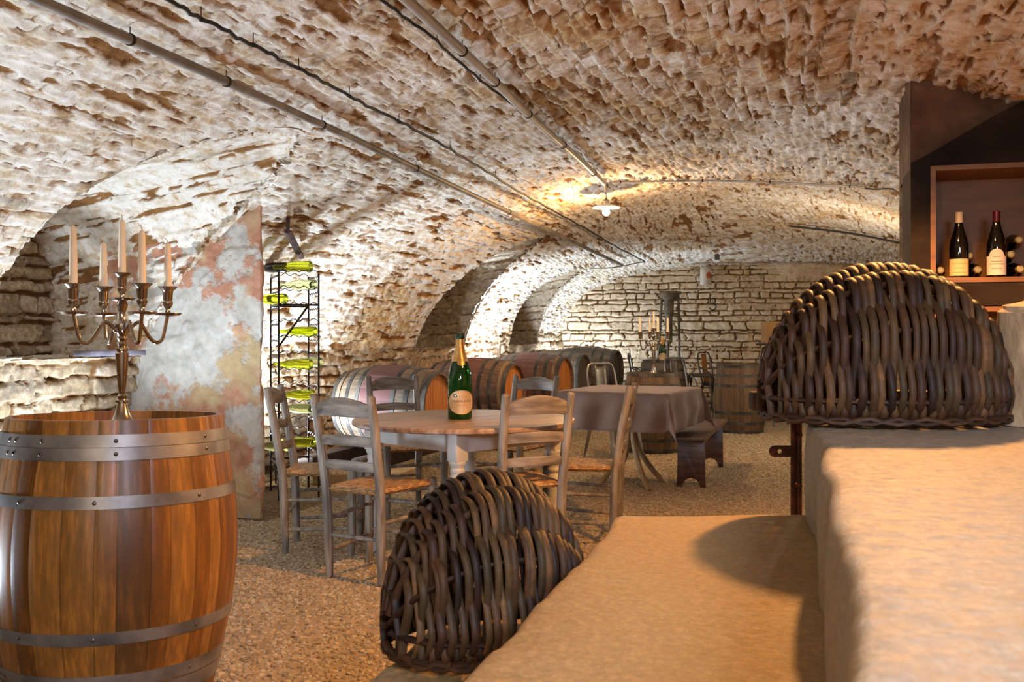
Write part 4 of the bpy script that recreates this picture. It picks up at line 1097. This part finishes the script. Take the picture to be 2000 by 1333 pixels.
# ---- bar poking out of the left vault, and the board on the ledge
def build_left_bits():
    a = on_vault(563, 428, .0); b = W(562, 452, 7.0); 
    b = on_vault(562, 452, .22); c = on_vault(588, 503, .10)
    t = thing('rusty_bar', 'bent rusty iron bar sticking out of the white vault above the wire rack', 'bar', b)
    m = MB(); m.tube([a-b, (a-b)*.5, (0, 0, 0)], .014, 6); m.tube([(0, 0, 0), (c-b)*.5, c-b], .026, 6, sq=(1, .6)); m.build('bar', RUST, t)
    p = W(238, 706, 6.0)
    o = MB(); o.box((0, 0, 0), (.42, .16, .035)); o = o.build('ledge_board', pm('purple_grey_slate', ['#5f5a66', '#7d7883', '#98939d'], 7, rough=.7, bump=.3, bscale=20, bdist=.01), bevel=.005, loc=(-4.10, 5.17, 1.072), rot=(0, 0, R(78)))
    tag(o, 'pale purple-grey slate slab lying on the wall ledge behind the candelabra', 'slab')
build_left_bits()
# ---- floodlights on the ground
def floodlight(loc, aim, label):
    t = thing('floor_floodlight', label, 'floodlight', loc, math.atan2(-(aim[0]-loc[0]), aim[1]-loc[1]), 'floodlights washing the left wall')
    m = MB(); m.box((0, 0, 0), (.20, .05, .15), Matrix.Translation((0, 0, .15)) @ Matrix.Rotation(R(55), 4, 'X')); m.build('housing', STEELD, t, bevel=.006)
    m = MB(); m.tube([(-.11, 0, .15), (-.11, 0, .02), (-.11, -.06, .008), (.11, -.06, .008), (.11, 0, .02), (.11, 0, .15)], .007, 6); m.build('bracket', STEELD, t)
    e = NT('floodlight_lens'); e.out('#ffffff', .2, None, Emission_Color=(.86, .93, 1, 1), Emission_Strength=6.0)
    m = MB(); m.box((0, .0265, 0), (.17, .003, .12), Matrix.Translation((0, 0, .15)) @ Matrix.Rotation(R(55), 4, 'X')); m.build('lens', e.m, t)
floodlight((-3.74, 4.86, 0), (-4.3, 4.3), 'small floor floodlight behind the oak barrel, before the plastered pier')
floodlight((-3.93, 6.72, 0), (-4.5, 7.0), 'small floor floodlight behind the wire rack')
floodlight((-3.58, 11.38, 0), (-4.2, 11.5), 'small floor floodlight behind the third lying barrel')
floodlight((-3.27, 14.22, 0), (-3.7, 14.3), 'small floor floodlight in the far corner by the back wall')
# ================================================================ wine cabinet
def build_cabinet():
    v = CABV; x0 = .5175; xo0, xo1 = .6, 1.22; zt = 1.945; zs1 = 1.445; zb = 1.315; x2 = 1.30
    t = thing('wine_cabinet', 'dark metal wine cabinet with arched head and lit wooden niches at the right', 'cabinet', (x0, v, 0))
    blk = pm('smudged_black_panel', ['#17110c', '#231a13', '#31271e', '#4d4034'], 2.3, (1, 1, 1.6), .68, .05, 20, .002, det=7, rand=False, Specular_IOR_Level=.15)
    liner = pm('light_oak_liner', ['#704b25', '#80572b', '#8d6232'], 4, (1, 1, 5), .5, .08, 25, .002, rand=False)
    M = Matrix.Translation((-x0, 0, 0)) @ Matrix.Rotation(PI/2, 4, 'X')      # (x, z) outline -> upright plate
    top = [(x0, zt)]+[(x, arc_z(x)) for x in np.linspace(x0, x2, 40)]+[(x2, zt)]
    m = MB(); m.prism(top, 0, .03, M); m.prism([(x0, 0), (xo0, 0), (xo0, zt), (x0, zt)], 0, .03, M); m.prism([(xo0, zb+.005), (xo1, zb+.005), (xo1, zs1-.02), (xo0, zs1-.02)], 0, .03, M); m.prism([(xo0, 0), (xo1, 0), (xo1, .80), (xo0, .80)], 0, .03, M); m.prism([(xo1, 0), (x2, 0), (x2, zt), (xo1, zt)], 0, .03, M)
    m.build('front_panel', blk, t, recalc=True)
    m = MB(); m.box((.004, .15, .97), (.008, .30, 1.94)); m.build('side_panel', blk, t)
    for z0, z1 in ((zs1-.022, zt), (.80, zb)):
        m = MB(); th = .022; w = xo1-xo0
        m.box((w/2, .14, z0+th/2), (w, .35, th)); m.box((w/2, .14, z1-th/2), (w, .35, th)); m.box((th/2, .14, (z0+z1)/2), (th, .35, z1-z0-2*th)); m.box((w-th/2, .14, (z0+z1)/2), (th, .35, z1-z0-2*th)); m.box((w/2, .31, (z0+z1)/2), (w-2*th, .01, z1-z0-2*th))
        m.build('niche_box', liner, t, loc=(xo0-x0, 0, 0))
    return t
build_cabinet()
def wine(px, label, foil, lab, shape, zb, dd=.0, H=.298, Rr=.0405):
    k = (px-1000)/FPX; v = CABV+.06+dd; d = v/(SA*k+CA); x = (CA*k-SA)*d
    t = thing('wine_bottle', label, 'bottle', (x, v, zb), YAW*.4-R(14), 'bottles in the wine cabinet')
    m = MB(); m.lathe([(r*Rr, z*H) for r, z in bottle_profile('burgundy')], 32); m.build('body', BLACKG, t, smooth=50)
    m = MB(); m.lathe([(.41*Rr, .79*H), (.40*Rr, .84*H), (.385*Rr, .93*H), (.40*Rr, .97*H), (.40*Rr, 1.0*H), (0, 1.003*H)], 24); m.build('capsule', foil, t)
    z0, z1 = (.03*H, .285*H) if shape == 'rect' else (.035*H, .425*H)
    m = MB(); patch(m, Rr*1.008, z0, z1, Rr*1.35, shape); l = m.build('label', lab, t)
    m = MB()
    for zz, w in (((.72, .8), (.45, .5), (.20, .75)) if shape == 'rect' else ((.70, .4), (.52, .62), (.42, .85), (.25, .55))):
        z = z0+(z1-z0)*zz; hh = .0022
        P = [[(Rr*1.013*math.sin(a), -Rr*1.013*math.cos(a), z+e) for a in np.linspace(-w, w, 10)] for e in (-hh/2, hh/2)]
        m.grid(P)
    m.build('label_print', INKO if shape == 'rect' else INK, l)
    return t
wine(1873, 'standing wine bottle with a cream capsule and plain cream label, in the upper cabinet niche', FOILC, LABELC, 'rect', 1.4465)
wine(1946, 'standing wine bottle with a red capsule and arched white label, in the upper cabinet niche', FOILR, LABELW, 'arched', 1.4465)
wine(1932, 'standing dark bottle with a white label in the lower cabinet niche, mostly behind the basket', FOILC, LABELW, 'rect', .8235)
wine(1985, 'standing dark bottle in the lower cabinet niche, right beside the rough stone post', FOILR, LABELC, 'rect', .8235, .05)
def lying_wine(px, py, label, dd=.0, yaw=0, foil=CORK):
    k = (px-1000)/FPX; v = CABV+.045+dd; d = v/(SA*k+CA); x = (CA*k-SA)*d; z = EYE+(HOR-py)/FPX*d
    t = thing('lying_wine_bottle', label, 'bottle', (x, v, z), 0, 'bottles lying in the wine cabinet'); H = .235; Rr = .037
    t.rotation_euler = (R(90), 0, yaw); t.scale = (1, 1, 1)
    m = MB(); m.lathe([(r*Rr, z_*H-H) for r, z_ in bottle_profile('burgundy')], 24); m.build('body', BLACKG, t, smooth=50)
    m = MB(); m.lathe([(.43*Rr, -.14*H), (.41*Rr, -.03*H), (.42*Rr, .0), (.30*Rr, .003), (.28*Rr, .0015), (0, .002)], 20); m.build('capsule', foil, t)
zf = 1.445+.0375
def pyz(px, z): 
    k = (px-1000)/FPX; d = (CABV+.045)/(SA*k+CA); return HOR-(z-EYE)/d*FPX
lying_wine(1837, pyz(1837, zf), 'dark lying bottle showing its round neck end, leftmost in the upper cabinet niche')
lying_wine(1910, pyz(1910, zf), 'dark lying bottle with its neck end low between the two standing bottles', 0, R(0))
lying_wine(1893, pyz(1893, zf+.064), 'dark lying bottle resting on two others just behind the cream-labelled bottle', .03)
lying_wine(1993, pyz(1993, zf), 'dark lying bottle on the shelf at the right end of the niche, neck end low', .0)
lying_wine(1975, pyz(1975, zf+.066), 'dark lying bottle in the middle of the small stack at the right of the niche', .02)
lying_wine(1991, pyz(1991, zf+.130), 'dark lying bottle on top of the small stack at the right of the niche', .03)
lying_wine(1958, pyz(1958, zf), 'dark lying bottle hidden behind the red-capped bottle', .06)
# ================================================================ stone stairs
def step_mat(name, a, b, c_):
    t = NT(name); v = t.co()
    n1 = t.noise(t.co((1, 1.0, 1)), 2.2, 5, .6); n2 = t.noise(t.co((1.0, 1.5, 1)), 34, 7, .72); n3 = t.noise(v, 120, 4)
    pits = t.n('ShaderNodeTexVoronoi', {'Vector': t.co((1, 1.6, 1)), 'Scale': 11.0}).outputs['Distance']
    c = t.ramp(n2, [(.3, a), (.5, b), (.7, c_)])
    c = t.mix(t.ramp(n1, [(.45, 0.0), (.65, .5)]), c, '#a48e6a')
    c = t.mix(.35, c, t.ramp(t.noise(v, 90, 4, .7), [(.35, '#4a4030'), (.5, '#808080'), (.7, '#d8d0c0')]), 'OVERLAY')
    c = t.mix(t.ramp(pits, [(.03, .6), (.09, 0.0)]), c, '#7d6a50')
    rg = t.ramp(n2, [(.38, .38), (.62, .72)])
    return t.out(c, rg, t.bump(n3, .35, .002, t.bump(n2, .85, .006)), Specular_IOR_Level=.4)
STEPM = step_mat('ochre_limestone_step', '#8a6d44', '#9e7e50', '#b09164'); STEPW = step_mat('pale_limestone_step', '#84796a', '#978c7b', '#a89d8b')
SD = Vector((.282, .959))                         # along the steps, camera frame
def build_step(name, label, xr_, dr, zt, zb, width, d0, d1, seed):
    """left edge passes (xr_, dr); the slab runs from d0 to d1 and 'width' to the right"""
    n, m_ = 150, 60; P = np.zeros((n, m_, 3))
    for i in range(n):
        d = d0+(d1-d0)*i/(n-1); x0 = xr_+(d-dr)*SD.x/SD.y
        e = .030*(fbm(np.array([d*2.2]), np.array([seed*3.1]), seed, 4)[0]-.5)*2+.012*(fbm(np.array([d*14]), np.array([seed*1.7]), seed+3, 3)[0]-.5)
        for j in range(m_):
            q = j/(m_-1); q = q**1.6
            P[i, j] = (x0+e+(width-e)*q, d, zt)
    D = P[..., 1]; X = P[..., 0]
    P[..., 2] += .006*(fbm(X*3, D*3, seed, 3)-.5)+.003*(fbm(X*24, D*44, seed+5, 3)-.5)
    dl = X-X[:, :1]; P[..., 2] -= .010*np.exp(-dl/.004)+.004*np.exp(-dl/.02)*(.3+fbm(D*9, D*0, seed+7, 3))   # worn nosing
    de = np.clip(d1-D, 0, None); P[..., 2] -= .010*np.exp(-de/.008)
    jag = .03*(fbm(X[-1]*5, X[-1]*0, seed+9, 4)-.5); P[-8:, :, 1] += jag[None, :]*np.linspace(0, 1, 8)[:, None]
    verts = []; 
    def tw(p): w_ = cw(p[0], p[1], p[2]); return (w_.x, w_.y, w_.z)
    m = MB(); top = [[tw(p) for p in row] for row in P]; m.grid(top)
    K = 8                                          # left face, then far face, near face
    L = []
    for k in range(K+1):
        row = []
        for i in range(n):
            p = P[i, 0].copy(); f = k/K; p[2] = p[2]+(zb-p[2])*f; p[0] += (.010*(fbm(np.array([p[1]*9]), np.array([p[2]*9]), seed+12, 3)[0]-.5)-.004)*min(1, f*4); row.append(tw(p))
        L.append(row)
    m.grid(L)
    for i in (0, n-1):
        m.grid([[tw((*P[i, j][:2], P[i, j][2]+(zb-P[i, j][2])*k/K)) for j in range(m_)] for k in range(K+1)])
    m.grid([[tw((*P[i, m_-1][:2], P[i, m_-1][2]+(zb-P[i, m_-1][2])*k)) for i in range(n)] for k in (0, 1)])
    m.grid([[tw((P[i, 0][0] if j == 0 else P[i, m_-1][0], P[i, 0][1], zb)) for i in range(n)] for j in (0, 1)])
    o = m.build(name, STEPW if zt > .9 else STEPM, smooth=50); tag(o, label, 'step', 'stone steps of the cellar stair'); return o
build_step('stone_step', 'high pale stone step at the right edge, carrying the large basket', .680, 2.2, .995, .789, 1.55, .30, 2.26, 3)
build_step('stone_step', 'broad golden stone step in the middle foreground with the basket shadow on it', .247, 2.226, .785, .584, 1.9, .25, 2.23, 5)
build_step('stone_step', 'lower greenish stone step under the small basket', -.125, 2.22, .58, .389, 2.2, .30, 2.24, 8)
build_step('stone_step', 'lowest visible stone step, a strip at the bottom edge of the view', -.50, 2.22, .385, .204, 2.5, .5, 2.26, 12)
build_step('stone_step', 'bottom stone step resting on the gravel', -.86, 2.22, .20, -.03, 2.8, .8, 2.28, 14)
# ================================================================ wicker baskets
def wicker_mat():
    t = NT('dark_willow'); r = t.attr('strand'); n = t.noise(t.co(), 30, 5, .6); n2 = t.noise(t.co(), 7, 3)
    c = t.ramp(r, [(0, '#24160c'), (.25, '#3b2514'), (.5, '#4f361d'), (.75, '#40331b'), (1, '#6d4f2d')])
    c = t.mix(.5, c, t.ramp(n, [(.3, '#2a1d14'), (.5, '#7a6650'), (.7, '#d9b98a')]), 'OVERLAY')
    c = t.mix(t.ramp(n2, [(.5, 0.0), (.7, .5)]), c, '#2c1d14')
    return t.out(c, .6, t.bump(n, .5, .004), Specular_IOR_Level=.28)
WICK_M = wicker_mat()
def build_basket(name, label, loc, rz, L, Wd, H, nw, nr, seed, rot=None, sr=.0067):
    t = thing(name, label, 'basket', loc, rz, 'upturned grape pickers baskets', rot); rr = random.Random(seed)
    def prof(x): return max(.0, 1-abs(x/(L/2))**2.0)
    zb = .055
    def sect(x, ph, off=0.0):
        e = prof(x); wy = Wd/2*(e**.50)+off; hz = (H-zb)*(e**.52)+off
        c, s = math.cos(ph), math.sin(ph)
        cc = math.copysign(abs(c)**.80, c); z = zb+hz*abs(s)**.94 if s > 0 else zb*(1+s*1.25)
        return Vector((x, wy*cc, max(.010, z)))
    vs = []; fs = []; av = []
    def strand(pts, r, val):
        m = MB(); m.tube(pts, r, 7, True, None, (1.15, .8)); o = len(vs); vs.extend(m.v); fs.extend([tuple(i+o for i in f) for f in m.f]); av.extend([val]*len(m.v))
    a = .0155
    for j in range(nw):
        tau = -.965+1.93*(j+.5)/nw; x0 = L/2*math.sin(tau*PI/2)*.985 if False else L/2*tau
        jx = rr.uniform(-.003, .003); fan = rr.uniform(-.006, .006); val = rr.random(); r = sr*rr.uniform(.85, 1.18)
        ph0 = rr.choice((0, 0)); pts = []; K = 60; e = prof(x0)
        for k in range(K+1):
            ph = -.72+(PI+1.44)*k/K
            x = x0+jx+fan*math.sin(ph*2+val*6)
            o = a*math.cos((nr-1)*ph+j*PI)*min(1, e*2.2)*(1 if 0 < ph < PI else .4)+.004*(vn(j*.7+seed, k*.21)-.5)
            pts.append(sect(max(-L*.492, min(L*.492, x)), ph, o))
        strand(pts, r, val)
    w = list(vs), list(fs), list(av)
    def flush(nm):
        me = bpy.data.meshes.new(nm); me.from_pydata(vs, [], fs); at = me.attributes.new('strand', 'FLOAT', 'POINT'); at.data.foreach_set('value', np.array(av, np.float32)); fin(me, 60); obj(nm, me, WICK_M, t); vs.clear(); fs.clear(); av.clear()
    flush('weave')
    for k in range(nr):
        ph = PI*k/(nr-1); pts = [sect(x, ph) for x in np.linspace(-L*.495, L*.495, 40)]
        strand(pts, .0078, rr.random()*.4); 
        if 0 < k < nr-1: flush('rib')
    for s in (0, 1):
        pts = []
        for k in range(61):
            an = 2*PI*k/60; x = L/2*.97*math.cos(an); y = Wd/2*.93*math.copysign(abs(math.sin(an))**.85, math.sin(an)); q = .007*math.cos(an*14+s*PI)
            pts.append((x*1.0, y+math.copysign(q*.6, y) if abs(y) > .01 else y, .0135+.006*math.sin(an*14+s*PI)))
        strand(pts, .0085, .2+.2*s)
    flush('rim')
    return t
bp = cw(.838, 2.20, 1.0)
build_basket('wicker_basket', 'large dark willow basket turned upside down on the high stone step', bp, YAW+R(-2), .545, .37, .34, 54, 7, 31)
bp = cw(-.05, 1.905, .588)
build_basket('wicker_basket', 'smaller dark willow basket upside down on the lower stone step', bp, YAW+R(24), .405, .33, .325, 45, 7, 57)
# ================================================================ rusty stand, rail and stone post beside the stair
def build_stand():
    d = 2.44; t = thing('rusty_iron_stand', 'rusty iron upright frame with a drilled flat tab, just past the high stone step', 'stand', cw(.70, d), YAW)
    def q(px, py, off=0): return Vector(((px-1000)/FPX*d-.70, off, EYE+(HOR-py)/FPX*d))
    for px, off, r in ((1549, 0, .0065), (1562, 0, .0055), (1566.5, .05, .0045)):
        A = q(px, 792, off); B = A.copy(); B.z = 0; m = MB(); m.tube([A, B], r, 6); m.build('post', RUST, t)
    for py in (850, 948):
        m = MB(); m.tube([q(1548, py), q(1566, py)], .006, 6); m.build('crossbar', RUST, t)
    # drilled tab
    A = q(1502, 0); B = q(1549, 0); h = .0145; zc_ = q(0, 882).z; xc = A.x+h; pl = []; hole = [(xc+.012+.0055*math.cos(a), .0055*math.sin(a)) for a in np.linspace(0, 2*PI, 17)[:-1]]
    out = [(xc+h*math.cos(a), h*math.sin(a)) for a in np.linspace(PI/2, 1.5*PI, 9)]+[(B.x, -h), (B.x, h)]
    m = MB(); n = 32; o2 = []
    hc = Vector((xc+.012, 0))
    for k in range(n):                        # ring between the hole and the outline
        a = 2*PI*k/n; dv = Vector((math.cos(a), math.sin(a))); lo, hi = 0, .2
        for _ in range(30):
            md = (lo+hi)/2; p = hc+dv*md
            ins = abs(p.y) < h and p.x < B.x and (p.x > xc or math.hypot(p.x-xc, p.y) < h)
            if ins: lo = md
            else: hi = md
        o2.append(hc+dv*lo)
    i2 = [hc+Vector((math.cos(2*PI*k/n), math.sin(2*PI*k/n)))*.0055 for k in range(n)]
    P = [[Vector((p.x, y, zc_+p.y)) for p in ring+[ring[0]]] for ring, y in ((i2, -.002), (o2, -.002), (o2, .002), (i2, .002), (i2, -.002))]
    m.grid(P); m.build('tab', RUST, t, smooth=30)
    m = MB(); L = .60; m.box((q(1475, 0).x+L/2, .05, q(0, 786).z), (L, .05, .048)); m.build('wooden_bar', TIMBER, t, bevel=.006)
    for px in (1640, 1880):
        A = q(px, 800, .05); B = A.copy(); B.z = 0; m = MB(); m.tube([A, B], .008, 6); m.build('post', RUST, t)
build_stand()
def build_post():
    p = cw(1.172, 2.13, .996); rr = random.Random(4)
    P = []
    for z in np.linspace(0, .272, 40):
        row = []
        for k in range(64):
            a = 2*PI*k/64; c, s = math.cos(a), math.sin(a); e = (abs(c)**4+abs(s)**4)**-.25
            r = .078*e*(1-.03*(1 if z > .265 else 0)) + .012*(float(fbm(np.array([c*2+5]), np.array([s*2+z*7]), 3, 4)[0])-.5) + (.004 if z < .26 else -.004)
            row.append((r*c, r*s, z+(.012*c)*(z/.272)))
        row.append(row[0]); P.append(row)
    m = MB(); m.grid(P); m.add([P[-1][k] for k in range(64)], [tuple(range(64))]); m.add([P[0][k] for k in range(64)], [tuple(range(64))[::-1]])
    o = m.build('stone_post', pm('rough_beige_stone', ['#8d7558', '#a98f6d', '#c3ab88'], 14, (1, 1, .5), .9, .6, 60, .006, det=7, rand=False), smooth=50, loc=p, rot=(0, 0, YAW+R(28)))
    tag(o, 'rough beige stone post standing on the high step beside the large basket', 'post')
build_post()
# ================================================================ light and camera
def light(name, ty, loc, energy, color, aim=None, size=.1, **kw):
    l = bpy.data.lights.new(name, ty); l.energy = energy; l.color = color
    if ty == 'AREA': l.size = size
    else: l.shadow_soft_size = size
    for k, v in kw.items(): setattr(l, k, v)
    o = bpy.data.objects.new(name, l); COL.objects.link(o); o.location = loc
    if aim is not None: o.rotation_euler = (Vector(aim)-Vector(loc)).to_track_quat('-Z', 'Y').to_euler()
    return o
COOL = (.72, .85, 1.0); WARM = (1.0, .62, .28); SOFT = (1.0, .80, .56)
light('flood_or_fill_beam', 'SPOT', (-3.2, 2.2, .30), 95, COOL, (-2.3, 3.9, 2.6), .10, spot_size=R(140), spot_blend=.8)  # added fill spot out of view, no fixture; evens out the left vault
light('flood_or_fill_beam', 'SPOT', (-3.78, 4.78, .27), 68, COOL, (-3.6, 4.3, 2.4), .10, spot_size=R(160), spot_blend=.7)
light('flood_or_fill_beam', 'SPOT', (-3.93, 6.78, .26), 190, COOL, (-2.7, 7.6, 2.4), .10, spot_size=R(150), spot_blend=.7)
light('flood_or_fill_beam', 'SPOT', (-3.58, 11.42, .45), 240, COOL, (-2.7, 11.7, 2.4), .10, spot_size=R(160), spot_blend=.7)
light('flood_or_fill_beam', 'SPOT', (-3.27, 14.15, .45), 85, COOL, (-2.5, 14.1, 2.2), .10, spot_size=R(160), spot_blend=.7)
light('flood_or_fill_beam', 'SPOT', (1.75, 9.8, .4), 42, COOL, (1.5, 9.8, 2.4), .10, spot_size=R(150), spot_blend=.7)
LP = W(1184, 424, 8.8)
light('pendant_glow', 'POINT', LP - Vector((0, 0, .03)), 34, (1, .58, .24), None, .03)
light('far_warm_fill', 'POINT', (.8, 10.3, 1.45), 26, (1, .80, .56), None, .06)  # invented warm fill with no lamp there; lifts the dark far end
light('stair_lamp_glow', 'SPOT', cw(1.29, 3.28, 2.33), 190, (1.0, .45, .13), cw(1.26, 3.05, .7), .05, spot_size=R(152), spot_blend=.40)
light('viewer_side_fill', 'POINT', (-.6, -1.1, 1.6), 44, (1.0, .79, .54), None, .12)  # added fill behind the camera, not a real lamp; brightens the near vault
light('stair_door_daylight', 'AREA', (.95, -.55, 1.95), 21, (.70, .78, 1.0), (.55, .75, .95), .7, spread=R(95))
w = bpy.data.worlds.new('cellar_dark'); SC.world = w; w.use_nodes = True
w.node_tree.nodes['Background'].inputs[0].default_value = (1, .86, .68, 1)
w.node_tree.nodes['Background'].inputs[1].default_value = .06
cam = bpy.data.cameras.new('camera'); co = bpy.data.objects.new('camera', cam); COL.objects.link(co)
co.location = (0, 0, EYE); co.rotation_euler = (R(90), 0, YAW)
cam.sensor_width = 36; cam.lens = 36*FPX/2000; cam.shift_y = -(666.5-HOR)/2000
cam.clip_start = .02; cam.clip_end = 60
cam.dof.use_dof = True; cam.dof.focus_distance = 4.6; cam.dof.aperture_fstop = 11
SC.camera = co
SC.view_settings.view_transform = 'Standard'; SC.view_settings.look = 'None'
SC.view_settings.gamma = 1; SC.view_settings.use_curve_mapping = False
SC.view_settings.exposure = .92
SC.cycles.use_denoising = True
SC.cycles.max_bounces = 7
